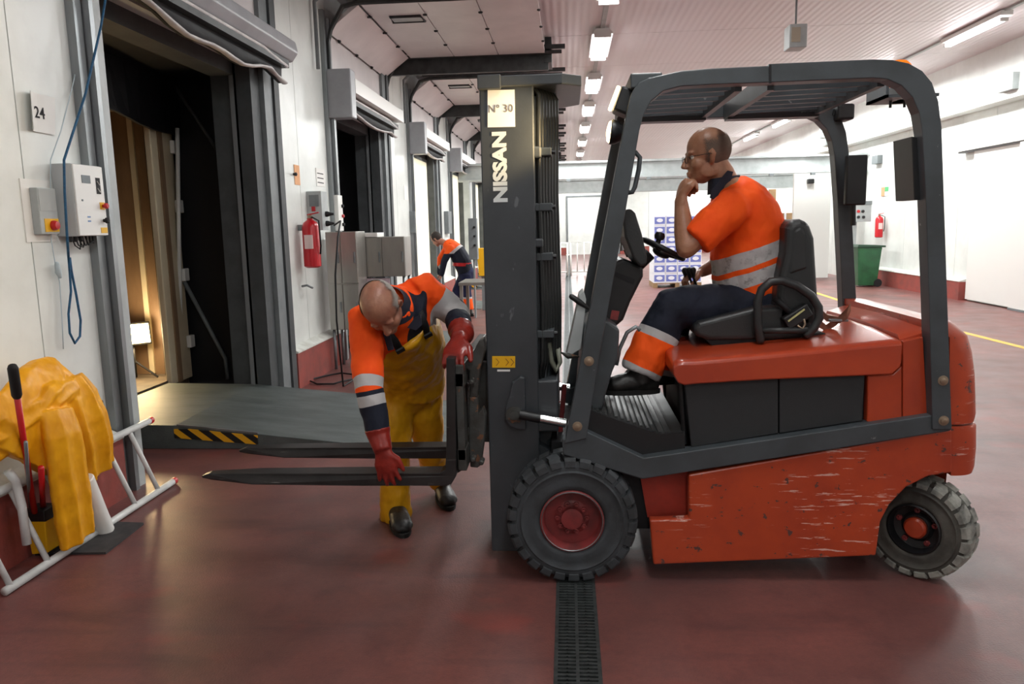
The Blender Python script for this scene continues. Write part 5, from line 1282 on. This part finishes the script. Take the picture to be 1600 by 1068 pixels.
def button(y, z, m, plate, par, r=.016):
    if plate: B((XL + .125, y - .026, z - .02), (XL + .128, y + .02, z + .02), 'button_plate', plate, par)
    MB().lathe((XL + .127, y, z), (1, 0, 0), [(r * .6, 0), (r * .6, .012), (r, .014), (r, .026), (r * .7, .03)], 16).build('push_button', m, par, smooth='auto')
button(y0 + W_ * .88, z1 - H_ * .57, m_red, m_yel, cc); button(y0 + W_ * .86, z1 - H_ * .78, m_black, None, cc)
B((XL + .125, y0 + W_ * .74, z0 + H_ * .04), (XL + .1275, y0 + W_ * .96, z0 + H_ * .12), 'yellow_label', m_yel, cc)
for zz in (.2, .26): B((XL + .125, y0 + W_ * .32, z0 + H_ * zz), (XL + .1265, y0 + W_ * .42, z0 + H_ * (zz + .02)), 'blue_label', mat('label_blue', (90, 130, 180), .5) if zz == .2 else bpy.data.materials['label_blue'], cc)
MB().lathe((XL + .125, y0 + W_ * .2, z0 + H_ * .5), (1, 0, 0), [(.006, 0), (.006, .004)], 10).build('door_lock', m_steel, cc)
for k in range(5):
    yy = y0 + .04 + k * .03
    MB().tube([(XL + .05, yy, z0), (XL + .06, yy + .01, z0 - .05), (XL + .06, yy + .05, z0 - .07 + .01 * k), (XL + .04, yy + .09, z0 - .04), (XL + .03, yy + .1, z0)], .0035, 6).build('loose_wire', m_black, cc, smooth=True)
for k in range(3): MB().lathe((XL + .05, y0 + .03 + k * .045, z0), (0, 0, -1), [(.012, 0), (.012, .02), (.007, .03)], 10).build('cable_gland', m_blackp, cc)
# isolator switch on a back plate
y0, y1 = wp(33, 300).y, wp(80, 300).y; z1, z0 = wp(50, 280).z, wp(50, 378).z
iz = thing('isolator_switch', (XL, (y0 + y1) / 2, z0), 'grey isolator switch box with red rotary knob on near left wall', 'switch')
B((XL, y0, z0), (XL + .006, y1, z1), 'back_plate', m_white, iz)
ya, yb = wp(45, 300).y, wp(74, 300).y; za_, zb_ = wp(60, 294).z, wp(60, 366).z
B((XL + .006, ya, zb_), (XL + .05, yb, za_), 'switch_box', m_lgrey, iz, bevel=.004)
B((XL + .05, ya + .006, (za_ + zb_) / 2 + .0), (XL + .052, yb - .006, za_ - .006), 'box_label', mat('label_grey', (168, 172, 170), .5), iz)
B((XL + .05, ya + .03, zb_ + .012), (XL + .053, yb - .004, zb_ + .08), 'yellow_plate', m_yel, iz)
MB().lathe((XL + .053, (ya + yb) / 2 + .02, zb_ + .045), (1, 0, 0), [(.026, 0), (.026, .012), (.02, .026), (.004, .028)], 16).build('rotary_knob', m_red, iz, smooth='auto')
# blue rope and pale cord
m_rope = mat('blue_rope', (36, 92, 128), .7, rgb2=(26, 70, 104), nscale=60)
rp = [P(166, -10, X=XL + .15), P(158, 40, X=XL + .14), P(134, 145, X=XL + .14), P(100, 250, X=XL + .14), P(101, 300, X=XL + .135), P(105, 372, X=XL + .135), P(107, 400, X=XL + .10)]
lo_ = [(107, 400), (109, 425), (111, 455), (107, 490), (109, 520), (117, 536), (125, 525), (126, 500), (119, 460), (112, 425), (109, 402)]
tag(MB().tube(rp + [P(x, y, X=XL + .06) for x, y in lo_], .0065, 8).build('rope', m_rope, smooth=True, cat='rope', label='blue rope hanging in a loop over the near control cabinet'))
m_cord = mat('pale_cord', (186, 200, 206), .7)
MB().tube([P(x, y, X=XL + .02) for x, y in [(124, 88), (112, 140), (95, 205), (79, 250), (79, 300), (80, 375), (86, 410), (93, 440), (97, 500), (99, 545)]], .003, 6).build('cord', m_cord, smooth=True, cat='cord', label='thin pale cord hanging behind the blue rope')
MB().tube([P(x, y, X=XL + .03) for x, y in [(89, 412), (91, 425), (94, 432)]], [.012, .016, .01], 8, round_end=True).build('cord_toggle', m_cord, smooth=True, cat='toggle', label='pale toggle on the thin cord below control cabinet')
# ladder on its side
m_ladder = mat('white_ladder_tube', (214, 216, 214), .4, rgb2=(196, 198, 196), nscale=8)
ld = thing('ladder', (XL + .1, 4.3, 0), 'white tubular ladder with red end caps lying on edge against left wall', 'ladder')
xa_, xb_ = XL + .27, XL + .125
ra = [V((xa_, 3.0, .022)), V((xa_, P(268, 733, X=xa_).y, .022))]
zt_ = .40
rb_ = [V((xb_, 3.0, zt_)), V((xb_, P(231, 638, X=xb_).y, zt_))]
for r_ in (ra, rb_):
    MB().tube(r_, .02, 10).build('side_rail', m_ladder, ld, smooth=True)
    MB().tube([r_[1], r_[1] + V((0, .03, 0))], .0215, 10).build('red_end_cap', m_red, ld, smooth='auto')
k = 0
for yy in [min(ra[1].y, rb_[1].y) - .17 - .25 * q for q in range(6)]: MB().tube([V((xa_, yy, .03)), V((xb_, yy, zt_ - .01))], .014, 8).build('rung', m_ladder, ld, smooth=True)
tag(MB().tube([P(12, 735, X=XL + .19), P(24, 750, X=XL + .2), P(34, 790, X=XL + .21), P(42, 850, X=XL + .22)], .02, 10).build('bent_tube', m_ladder, smooth=True, cat='tube', label='bent white tube leaning behind the red-handled tool'))
# rolled white tube leaning
a_, b_ = P(132, 748, X=XL + .30), P(161, 820, X=XL + .38)
b_ = P(161, 820, Z=.05)
tag(MB().lathe(b_, (a_ - b_), [(.035, -.04), (.045, -.038), (.045, (a_ - b_).length), (.04, (a_ - b_).length + .005)], 20).build('paper_roll', m_white, smooth='auto', cat='roll', label='short white roll standing tilted under the yellow raincoat sleeve'))
# black plate and hand tool
pl4 = [P(0, 900, Z=0), P(92, 901, Z=0), P(163, 849, Z=0), P(100, 843, Z=0)]
pl4 = [V((-2.62, 3.42, 0)), V((-2.29, 3.44, 0)), V((-2.31, 3.82, 0)), V((-2.60, 3.84, 0))]
MB().prism(pl4, (0, 0, .012)).build('rubber_mat', mat('black_mat', (42, 42, 44), .7, rgb2=(60, 58, 58), nscale=14), cat='mat', label='square black mat on floor under the red-handled tool')
tl = thing('hand_tool', P(60, 862, Z=.012), 'red-handled tool with black grip and yellow foot standing on black mat', 'tool')
b0 = P(60, 862, Z=.012)
TX_ = b0.x
base_y = b0.y
t0 = P(20, 575, X=-2.33); t2 = P(54, 800, X=TX_ + .06); t1 = t0 + (t2 - t0) * .165
MB().tube([t0, t1], .021, 12, round_end=True).build('rubber_grip', m_black, tl, smooth=True)
MB().tube([t1, t2], .013, 10).build('red_handle', m_red, tl, smooth=True)
MB().tube([P(64, 730, X=-2.41), P(68, 800, X=TX_ + .03)], .013, 10).build('red_post', m_red, tl, smooth=True)
MB().tube([P(40, 690, X=-2.38), P(48, 800, X=TX_ + .02)], .008, 8).build('steel_rod', m_steel, tl, smooth=True)
w0, w1 = P(42, 812, Y=base_y - .04), P(78, 858, Y=base_y - .04)
MB().prism([V((w0.x, base_y - .05, w0.z)), V((w1.x, base_y - .05, w0.z)), V((w1.x - .005, base_y - .05, .03)), V((w0.x + .01, base_y - .05, .02))], (0, .1, 0)).build('yellow_foot_housing', m_yel, tl, bevel=.006)
B((w0.x - .004, base_y - .054, w0.z - .005), (w1.x + .004, base_y + .054, w0.z + .055), 'black_collar', m_blackp, tl, bevel=.006)
B((w0.x + .02, base_y - .04, .012), (w1.x - .01, base_y + .04, .04), 'base_block', m_black, tl)
# yellow raincoat draped over the tool and ladder
m_coat = band_mat('yellow_raincoat', (232, 164, 24), (218, 148, 18), [], (0, 0, 0), rough=.42, bump=.9, bscale=8)
CX = XL + .22
def cpt(x, y, dx=0): return P(x, y, X=CX + dx)
ct = MB()
nrm = V((1, 0, 0)); 
def drape(path, halfw, thick, folds=0, ph=0, seg=56):
    rs = []
    for i, ((x, y, dx), hw, th) in enumerate(zip(path, halfw, thick)):
        c = cpt(x, y, dx); s_ = cpt(x + 10, y, dx) - c; L_ = s_.length / 10; s_ = s_.normalized()
        p0 = cpt(*path[max(i - 1, 0)]); p1 = cpt(*path[min(i + 1, len(path) - 1)]); t_ = (p1 - p0).normalized()
        a = (s_ - t_ * s_.dot(t_)).normalized(); b = t_.cross(a)
        ring = []
        for k in range(seg):
            an = 2 * math.pi * k / seg; f_ = 1 + folds * 1.3 * (1 - 2 * abs(math.sin(an * 3.5 + ph + i * .22)) ** .7) * (.25 + i / len(path))
            ring.append(c + a * math.cos(an) * hw * L_ + b * math.sin(an) * th * f_)
        rs.append(ring)
    ct.rings(rs)
drape([(80, 563, -.06), (82, 580, -.03), (86, 602, 0), (82, 635, .02), (74, 670, .03), (60, 700, .03), (48, 728, .02)], [8, 30, 50, 64, 78, 80, 74], [.03, .05, .06, .065, .065, .06, .05], .28)
drape([(108, 590, .0), (122, 620, .03), (134, 655, .05), (143, 695, .05), (150, 738, .04)], [16, 26, 27, 27, 26], [.05, .07, .075, .07, .055], .3, 1)
drape([(88, 640, .08), (98, 680, .11), (106, 730, .12), (114, 780, .11), (123, 842, .10)], [24, 27, 26, 25, 24], [.05, .055, .05, .05, .045], .25, 2)
drape([(70, 640, .05), (52, 650, .04), (20, 672, .03), (-14, 690, .02)], [16, 20, 26, 30], [.04, .045, .045, .04], .3, 3)
drape([(112, 604, .04), (96, 612, .05), (78, 622, .06), (62, 640, .05)], [12, 14, 15, 12], [.04, .045, .05, .04], .2, 2)
oc = ct.build('raincoat', m_coat, cat='raincoat', label='yellow raincoat draped over the ladder and tool at near left wall', remesh=.007, sm=2, disp=(.2, .02))
# wall bits: small bolts
for (x, y, n_) in ((158, 628, 'small dark plug on near left wall above the white ladder'),):
    MB().lathe(wp(x, y), (1, 0, 0), [(.012, 0), (.012, .006), (.004, .008)], 10).build('wall_plug', m_blackp, cat='plug', label=n_)
# ---------------------------------------------------------------- between first and second opening
m_ext = mat('extinguisher_red', (186, 22, 34), .28)
def extinguisher(name, loc, h, label, grp):
    t = thing(name, loc, label, 'fire extinguisher', grp); x, y, z = loc; r = h * .155
    MB().lathe((x, y, z), (0, 0, 1), [(r * .7, 0), (r, h * .03), (r, h * .74), (r * .8, h * .82), (r * .35, h * .87), (r * .35, h * .9)], 24).build('bottle', m_ext, t, smooth='auto')
    MB().lathe((x, y, z + h * .9), (0, 0, 1), [(r * .3, 0), (r * .3, h * .05), (r * .15, h * .06)], 12).build('valve', m_bolt, t)
    MB().bar((x - r * .3, y, z + h * .96), (x + r * 1.1, y, z + h * 1.0), .02, .012).build('lever', m_red, t)
    MB().tube([(x + r * .3, y - r * .3, z + h * .92), (x + r * 1.2, y - r * .5, z + h * .85), (x + r * 1.25, y - r * .4, z + h * .4), (x + r * 1.1, y - r * .3, z + h * .25)], .009, 8).build('hose', m_black, t, smooth=True)
    MB().lathe((x, y, z + h * .3), (0, 0, 1), [(r * 1.004, 0), (r * 1.004, h * .25)], 24, cap=False).build('paper_label', mat('ext_label', (225, 205, 200), .6) if 'ext_label' not in bpy.data.materials else bpy.data.materials['ext_label'], t, smooth=True) if False else None
    B((x - r * .5, y - r * 1.02, z + h * .35), (x + r * .5, y - r * .9, z + h * .6), 'paper_label', bpy.data.materials.get('ext_label') or mat('ext_label', (222, 196, 192), .6), t)
    return t
p = P(489, 418, X=XL + .13)
extinguisher('fire_extinguisher', (XL + .13, p.y, p.z), .56, 'red fire extinguisher on left wall between first two dock openings', 'fire extinguishers')
B((XL, p.y - .02, p.z + .38), (XL + .05, p.y + .02, p.z + .44), 'extinguisher_bracket', m_steel, cat='bracket', label='wall bracket behind the left red fire extinguisher')
def wbox(px0, px1, py0, py1, d, name, m, label, cat, parts=None, X=XL):
    a_, b_ = P(px0, (py0 + py1) / 2, X=X), P(px1, (py0 + py1) / 2, X=X + d); zt_ = P(px0, py0, X=X).z; zb_ = P(px0, py1, X=X).z
    t = thing(name, (X, (a_.y + b_.y) / 2, zb_), label, cat)
    B((X, a_.y, zb_), (X + d, max(b_.y, a_.y + .06), zt_), 'case', m, t, bevel=.005)
    return t, a_.y, max(b_.y, a_.y + .06), zb_, zt_
t, ya, yb, zb_, zt_ = wbox(480, 512, 299, 360, .16, 'socket_box', m_lgrey, 'grey socket box with plugged cables above the stainless cabinet', 'electrical box')
B((XL + .03, ya - .008, zb_ + .25), (XL + .13, ya, zt_ - .04), 'socket_cover', m_mgrey, t)
for k in (.07, .17):
    MB().lathe((XL + .16, ya + .12, zb_ + k), (1, 0, 0), [(.03, 0), (.03, .02), (.018, .05), (.01, .09)], 12).build('plug', m_blackp, t, smooth='auto')
B((XL + .05, ya - .006, zb_ + .2), (XL + .09, ya, zb_ + .26), 'red_socket_flap', m_ext, t)
t, ya, yb, zb_, zt_ = wbox(516, 536, 305, 361, .1, 'push_button_box', m_white, 'white push button box beside second dock opening', 'electrical box')
for zz, m_ in ((.7, m_black), (.42, m_ext), (.18, m_black)):
    MB().lathe((XL + .1, (ya + yb) / 2 + .05, zb_ + (zt_ - zb_) * zz), (1, 0, 0), [(.02, 0), (.02, .02), (.012, .025)], 12).build('push_button', m_, t)
# cable from the sockets down to a coil
cb = [P(522, 352, X=XL + .22), P(532, 345, X=XL + .34), P(528, 370, X=XL + .50), P(524, 430, X=XL + .52), P(526, 500, X=XL + .52), P(534, 560, X=XL + .50)]
cb[-1].z = .01
coil = [V((cb[-1].x - .2 + .22 * math.cos(a * .7) + .04 * math.sin(a * 2.1), cb[-1].y + .35 + .28 * math.sin(a * .7), .012 + .006 * (a % 3))) for a in range(30)]
MB().tube(cb + coil, .009, 6).build('power_cable', m_black, smooth=True, cat='cable', label='black power cable hanging down the stainless cabinet and coiled on floor')
# notices
for nm, (x0, x1, y0, y1), m_, lb in (('orange_tag', (461, 469, 257, 288), mat('tag_orange', (226, 168, 120), .7), 'narrow pale orange tag on left wall above the fire extinguisher'), ('notice_paper', (495, 508, 262, 290), m_paper, 'small white paper notice right of the orange tag'), ('notice_paper', (632, 638, 290, 312), m_paper, 'small white paper notice between second and third opening')):
    a_, b_ = P(x0, (y0 + y1) / 2, X=XL + .01), P(x1, (y0 + y1) / 2, X=XL + .01); zt_ = P(x0, y0, X=XL + .01).z; zb_ = P(x0, y1, X=XL + .01).z
    t = thing(nm, (XL, (a_.y + b_.y) / 2, zb_), lb, 'notice' if 'notice' in nm else 'tag')
    B((XL + .001, a_.y, zb_), (XL + .006, b_.y, zt_), 'sheet', m_, t)
    if 'tag' in nm: MB().lathe((XL + .006, a_.y - .04, (zb_ + zt_) / 2), (1, 0, 0), [(.012, 0), (.02, .03), (.01, .04)], 10).build('hook_knob', m_blackp, t)
    elif x0 < 600:
        for k in range(3): B((XL + .006, a_.y + .03, zt_ - .06 - k * .05), (XL + .0065, b_.y - .05, zt_ - .05 - k * .05), 'print_line', m_ink, t)
p = P(472, 447, X=XL + .02); 
MB().tube([p, p + V((.06, -.02, .01)), p + V((.09, .05, -.02)), p + V((.05, .12, -.02))], .012, 8).build('wall_tap', m_steel, smooth=True, cat='tap', label='small steel wall tap below the fire extinguisher')
# stainless cabinets
def cabinet(x0, x1, y0, y1, z0, z1, label, doors, split=None, legs=True):
    t = thing('stainless_cabinet', ((x0 + x1) / 2, (y0 + y1) / 2, 0), label, 'cabinet', 'stainless cabinets by the left wall')
    B((x0, y0, z0), (x1, y1, z1), 'body', m_inox, t, bevel=.004)
    n_ = len(doors)
    for (a, b, c, d) in doors:
        o = B((x0 + (x1 - x0) * a + .004, y0 - .015, z0 + (z1 - z0) * c + .004), (x0 + (x1 - x0) * b - .004, y0 - .001, z0 + (z1 - z0) * d - .004), 'door', m_inox, t, bevel=.003)
        hx_ = x0 + (x1 - x0) * b - .04; hz = z0 + (z1 - z0) * (c + d) / 2
        B((hx_, y0 - .03, hz - .06), (hx_ + .02, y0 - .015, hz + .06), 'handle', m_steel, o, bevel=.004)
    for (a, b) in ((x0 + .03, y0 + .03), (x1 - .03, y0 + .03), (x0 + .03, y1 - .03), (x1 - .03, y1 - .03)):
        MB().tube([(a, b, 0), (a, b, z0)], .018, 10).build('leg', m_steel, t, smooth=True)
    return t
cy = 8.35
x0, x1 = P(494, 430, Y=cy).x, P(560, 430, Y=cy).x
zt_, zm, zb_ = P(530, 362, Y=cy).z, P(530, 437, Y=cy).z, P(530, 515, Y=cy).z
t = cabinet(max(x0, XL + .1), x1, cy, cy + .36, zb_, zt_, 'tall stainless cabinet on legs beside the red fire extinguisher', [(0, .48, 0, .47), (.48, 1, 0, .47), (0, .48, .48, 1), (.48, 1, .48, 1)])
cy2 = 8.75
x0, x1 = P(562, 400, Y=cy2).x, P(633, 400, Y=cy2).x
zt_, zb_ = P(600, 370, Y=cy2).z, P(600, 432, Y=cy2).z
t = cabinet(x0, x1, cy2, cy2 + .35, zb_, zt_, 'smaller stainless cabinet above the bending man\'s head', [(0, .5, 0, 1), (.5, 1, 0, 1)])
B((x0 + .0, cy2 + .02, zb_ - .45), (x0 + .33, cy2 + .05, zb_ - .02), 'pink_board', mat('pale_pink_board', (206, 186, 196), .6), t)
xa_, xb_ = P(558, 364, Y=cy2).x, P(590, 364, Y=cy2).x
B((xa_, cy2 - .02, zt_ + .002), (xb_, cy2 + .3, zt_ + .05), 'paper_stack', m_white, cat='box', label='flat white box lying on the smaller stainless cabinet', bevel=.003)
# steel table
ty = 9.7; tx0, tx1 = P(716, 440, Y=ty).x, P(800, 440, Y=ty).x; tz = P(740, 441, Y=ty).z
t = thing('steel_table', ((tx0 + tx1) / 2, ty + .35, 0), 'grey steel work table just left of the forklift mast', 'table')
B((tx0, ty, tz - .04), (tx1, ty + .7, tz), 'table_top', m_inox, t, bevel=.004)
for a in (tx0 + .03, tx1 - .03):
    for b in (ty + .04, ty + .66): B((a - .02, b - .02, 0), (a + .02, b + .02, tz - .04), 'leg', m_inox, t)
# control pillar and wall boxes farther on
py_ = 13.6
for (x0, x1, y0, y1, Y, m_, nm, lb) in ((731, 748, 341, 470, 13.0, m_mgrey, 'control_pillar', 'grey control pillar standing left of the mast, far off'),):
    a_, b_ = P(x0, y0, Y=Y), P(x1, y1, Y=Y)
    t = thing(nm, ((a_.x + b_.x) / 2, Y, 0), lb, 'control pillar')
    B((a_.x, Y, 1.0), (b_.x, Y + .2, a_.z), 'cabinet', m_, t, bevel=.006); B((a_.x + .06, Y + .05, 0), (b_.x - .06, Y + .15, 1.0), 'post', m_, t)
    for k in range(3): MB().lathe((b_.x - .04, Y, a_.z - .15 - k * .15), (0, -1, 0), [(.02, 0), (.02, .03)], 10).build('push_button', m_black, t)
a_, b_ = P(744, 388, Y=14.2), P(756, 431, Y=14.2)
t = thing('yellow_bin', ((a_.x + b_.x) / 2 + .08, 14.35, 0), 'yellow plastic bin on a stand showing beside the mast', 'bin')
MB().prism([V((a_.x, 14.2, a_.z)), V((a_.x + .35, 14.2, a_.z)), V((a_.x + .31, 14.2, b_.z)), V((a_.x + .04, 14.2, b_.z))], (0, .3, 0)).build('bin_body', m_yel, t, bevel=.01)
B((a_.x + .08, 14.24, 0), (a_.x + .27, 14.46, b_.z), 'bin_stand', m_mgrey, t)
for (x0, x1, y0, y1, lb) in ((640, 648, 330, 364, 'grey switch box beside the third dock opening'), (694, 706, 330, 365, 'grey switch box beside the fourth dock opening')):
    wbox(x0, x1, y0, y1, .1, 'switch_box', m_mgrey, lb, 'electrical box')
# ================================================================ FAR AND RIGHT SIDE
m_ctn = mat('white_carton', (226, 228, 236), .7); m_ctb = mat('carton_blue', (104, 114, 184), .7, rgb2=(124, 134, 194), nscale=3); m_brown = mat('brown_carton', (172, 140, 104), .8, rgb2=(158, 126, 92), nscale=4)
m_wood = mat('pallet_wood', (150, 122, 88), .8, rgb2=(126, 100, 72), nscale=6)
PY = 18.6
px0, px1 = P(1021, 440, Y=PY).x, P(1096, 440, Y=PY).x
t = thing('pallet', ((px0 + px1) / 2, PY + .5, 0), 'wooden pallet under the blue and white cartons', 'pallet')
for k in range(3): B((px0 + k * (px1 - px0 - .1) / 2, PY, 0), (px0 + k * (px1 - px0 - .1) / 2 + .1, PY + 1.0, .1), 'bearer', m_wood, t)
for k in range(7): B((px0, PY + k * .15, .1), (px1, PY + k * .15 + .1, .12), 'slat', m_wood, t)
cw_ = (px1 - px0) / 4; ch_ = (P(1050, 336, Y=PY).z - .12) / 7
pos = ['far left', 'centre left', 'centre right', 'far right']; rown = ['bottom', 'second', 'third', 'fourth', 'fifth', 'sixth', 'top']
proto = None
for j in range(7):
    for i in range(4):
        x = px0 + i * cw_; z = .12 + j * ch_
        if proto is None:
            t = thing('carton', (0, 0, 0), 'x', 'carton', 'blue and white cartons on the pallet')
            B((.004, 0, .001), (cw_ - .004, .98, ch_ - .003), 'box_shell', m_ctn, t)
            pr_ = B((.02, -.003, .03), (cw_ - .02, -.0002, ch_ - .04), 'printed_panel', m_ctb, t)
            MB().ell((cw_ / 2, -.004, ch_ / 2), (cw_ * .27, 0, 0), (0, .002, 0), (0, 0, ch_ * .2), 16, 6).build('oval_emblem', m_ctn, pr_)
            proto = t; c_ = t
        else: c_ = copy_tree(proto)
        c_.location = (x, PY + (.01 if (i + j) % 2 else 0), z)
        c_['label'] = 'blue and white carton, %s column, %s layer of the pallet stack' % (pos[i], rown[j])
# brown cartons behind the driver
k = 0
BY = 22.0
for (x0, x1, y0, y1, lb) in ((1186, 1212, 296, 318, 'brown carton, highest of the stack behind the driver\'s shoulder'), (1200, 1211, 318, 345, 'brown carton below the highest, behind driver\'s back'), (1212, 1242, 333, 362, 'brown carton with pale top, right of the brown stack'), (1180, 1211, 345, 380, 'brown carton hidden low behind driver\'s back')):
    a_, b_ = P(x0, y0, Y=BY + k * .02), P(x1, y1, Y=BY)
    t = thing('brown_carton', ((a_.x + b_.x) / 2, BY + .3, b_.z), lb, 'carton', 'brown cartons behind the driver')
    B((a_.x, BY + k * .02, b_.z), (b_.x, BY + .6, a_.z), 'box_shell', m_brown, t); B((a_.x + (b_.x - a_.x) * .45, BY + k * .02 - .003, b_.z), (a_.x + (b_.x - a_.x) * .55, BY + k * .02, a_.z), 'tape', m_ctn, t)
    k += 1
rk = thing('storage_rack', (P(1210, 400, Y=BY).x, BY + .3, 0), 'white storage rack holding the brown cartons behind the driver', 'rack')
ra0, ra1 = P(1178, 380, Y=BY).x, P(1244, 380, Y=BY).x; zr1 = P(1200, 362, Y=BY).z
for zz in (P(1200, 318.5, Y=BY).z, P(1200, 345.5, Y=BY).z, P(1200, 380.5, Y=BY).z, .15):
    B((ra0, BY - .02, zz - .04), (ra1 if zz < 1.9 else P(1212, 380, Y=BY).x, BY + .65, zz - .002), 'shelf', m_lgrey, rk)
for a in (ra0, ra1 - .05):
    for b in (BY - .02, BY + .6): B((a, b, 0), (a + .05, b + .05, zr1 if a > ra0 else 2.4), 'upright', m_lgrey, rk)
# white rails
RY = 23.5
k = 0
for x in (-.62, .1, .78):
    t = thing('crowd_barrier', (x + .3, RY + k * .15, 0), '%s white tubular barrier on the far floor right of the mast' % ['left', 'middle', 'right'][k], 'barrier', 'white tubular barriers')
    MB().tube([(x, RY + k * .15, 0), (x, RY + k * .15, 1.0), (x + .62, RY + k * .15, 1.0), (x + .62, RY + k * .15, 0)], .028, 8).build('frame', m_white, t, smooth=True)
    for q_ in (.2, .41): MB().tube([(x + q_, RY + k * .15, .1), (x + q_, RY + k * .15, 1.0)], .02, 8).build('upright', m_white, t, smooth=True)
    MB().tube([(x, RY + k * .15, .12), (x + .62, RY + k * .15, .12)], .02, 8).build('lower_rail', m_white, t, smooth=True)
    k += 1
# right wall things
GX = 6.95
p = P(1350, 447, Z=0)
t = thing('wheeled_bin', (p.x, p.y, 0), 'dark green wheeled bin by the right wall', 'bin')
m_green = mat('bin_green', (40, 92, 58), .4, rgb2=(32, 76, 48), nscale=5)
hB = P(1350, 386, Y=p.y).z; wB = .26
rs = [[V((p.x - w, p.y - w, z)), V((p.x + w, p.y - w, z)), V((p.x + w, p.y + w, z)), V((p.x - w, p.y + w, z))] for z, w in ((.03, .2), (.12, .21), (hB - .06, wB), (hB, wB + .01))]
MB().rings(rs).build('bin_body', m_green, t, bevel=.02)
MB().prism([V((p.x - wB - .03, p.y - wB - .03, hB)), V((p.x + wB + .07, p.y - wB - .03, hB)), V((p.x + wB + .07, p.y - wB - .03, hB + .04)), V((p.x - wB, p.y - wB - .03, hB + .07))], (0, 2 * wB + .06, 0)).build('lid', mat('bin_lid', (30, 62, 44), .4), t, bevel=.01)
for s_ in (-1, 1): MB().lathe((p.x + .22, p.y + s_ * .2, .09), (0, 1, 0), [(.02, -.02), (.09, -.02), (.09, .02), (.02, .02)], 18).build('wheel', m_black, t, smooth='auto')
p = P(1372, 371, X=XR - .17)
extinguisher('fire_extinguisher', (XR - .16, p.y, p.z), .56, 'red fire extinguisher on the right wall above the green bin', 'fire extinguishers')
# control box right wall, lamp, sign
def rbox(px0, px1, py0, py1, d, name, m, label, cat, X=XR):
    a_, b_ = P(px0, (py0 + py1) / 2, X=X - d), P(px1, (py0 + py1) / 2, X=X - d); zt_ = P((px0 + px1) / 2, py0, X=X - d).z; zb_ = P((px0 + px1) / 2, py1, X=X - d).z
    t = thing(name, (X - d / 2, (a_.y + b_.y) / 2, zb_), label, cat)
    y0, y1 = min(a_.y, b_.y), max(a_.y, b_.y)
    B((X - d, y0, zb_), (X, y1, zt_), 'case', m, t, bevel=.005); return t, y0, y1, zb_, zt_
p = P(1340, 330, Y=18.9)
t = thing('control_box', (p.x, 18.95, P(1340, 346, Y=18.9).z), 'grey control panel with red button behind far guard post', 'electrical box')
a_, b_ = P(1330, 319, Y=18.9), P(1361, 346, Y=18.9)
B((a_.x, 18.9, b_.z), (b_.x, 19.05, a_.z), 'case', m_lgrey, t, bevel=.01)
B((a_.x, 18.88, a_.z - .02), (b_.x, 18.9, a_.z + .07), 'hood', m_mgrey, t)
for x, y, m_ in ((1341, 330, m_red), (1348, 330, m_blackp), (1341, 339, m_blackp), (1349, 339, m_blackp)):
    c = P(x, y, Y=18.9); MB().lathe(c, (0, -1, 0), [(.035, 0), (.035, .03)], 10).build('push_button', m_, t)
B((p.x - .05, 19.05, 0), (p.x + .05, 19.15, a_.z), 'stand_post', m_lgrey, t)
rbox(1362, 1371, 243, 256, .12, 'wall_sounder', m_mgrey, 'small grey sounder high on the right wall', 'alarm')
t, y0, y1, zb_, zt_ = rbox(1377, 1388, 292, 306, .012, 'exit_sign', m_white, 'small orange and green sign on right wall', 'sign')
B((XR - .016, y0, (zb_ + zt_) / 2), (XR - .013, (y0 + y1) / 2, zt_), 'green_field', mat('sign_green', (80, 170, 110), .5), t); B((XR - .016, (y0 + y1) / 2, zb_), (XR - .013, y1, zt_), 'orange_field', mat('sign_orange', (236, 150, 110), .5), t)
rbox(1559, 1582, 116, 142, .1, 'vent_box', m_lgrey, 'small grey box high on right wall fascia, near', 'electrical box', X=XR - .28)
rbox(1281, 1290, 216, 228, .1, 'vent_box', m_lgrey, 'small grey box high on right wall fascia, far', 'electrical box', X=XR - .28)
p = P(1267, 283, Y=20.9)
t = thing('camera_dome', (p.x, 20.95, p.z), 'small dark device on the white partition top', 'device')
B((p.x - .08, 20.85, p.z - .06), (p.x + .08, 21.0, p.z + .06), 'housing', m_blackp, t, bevel=.02)
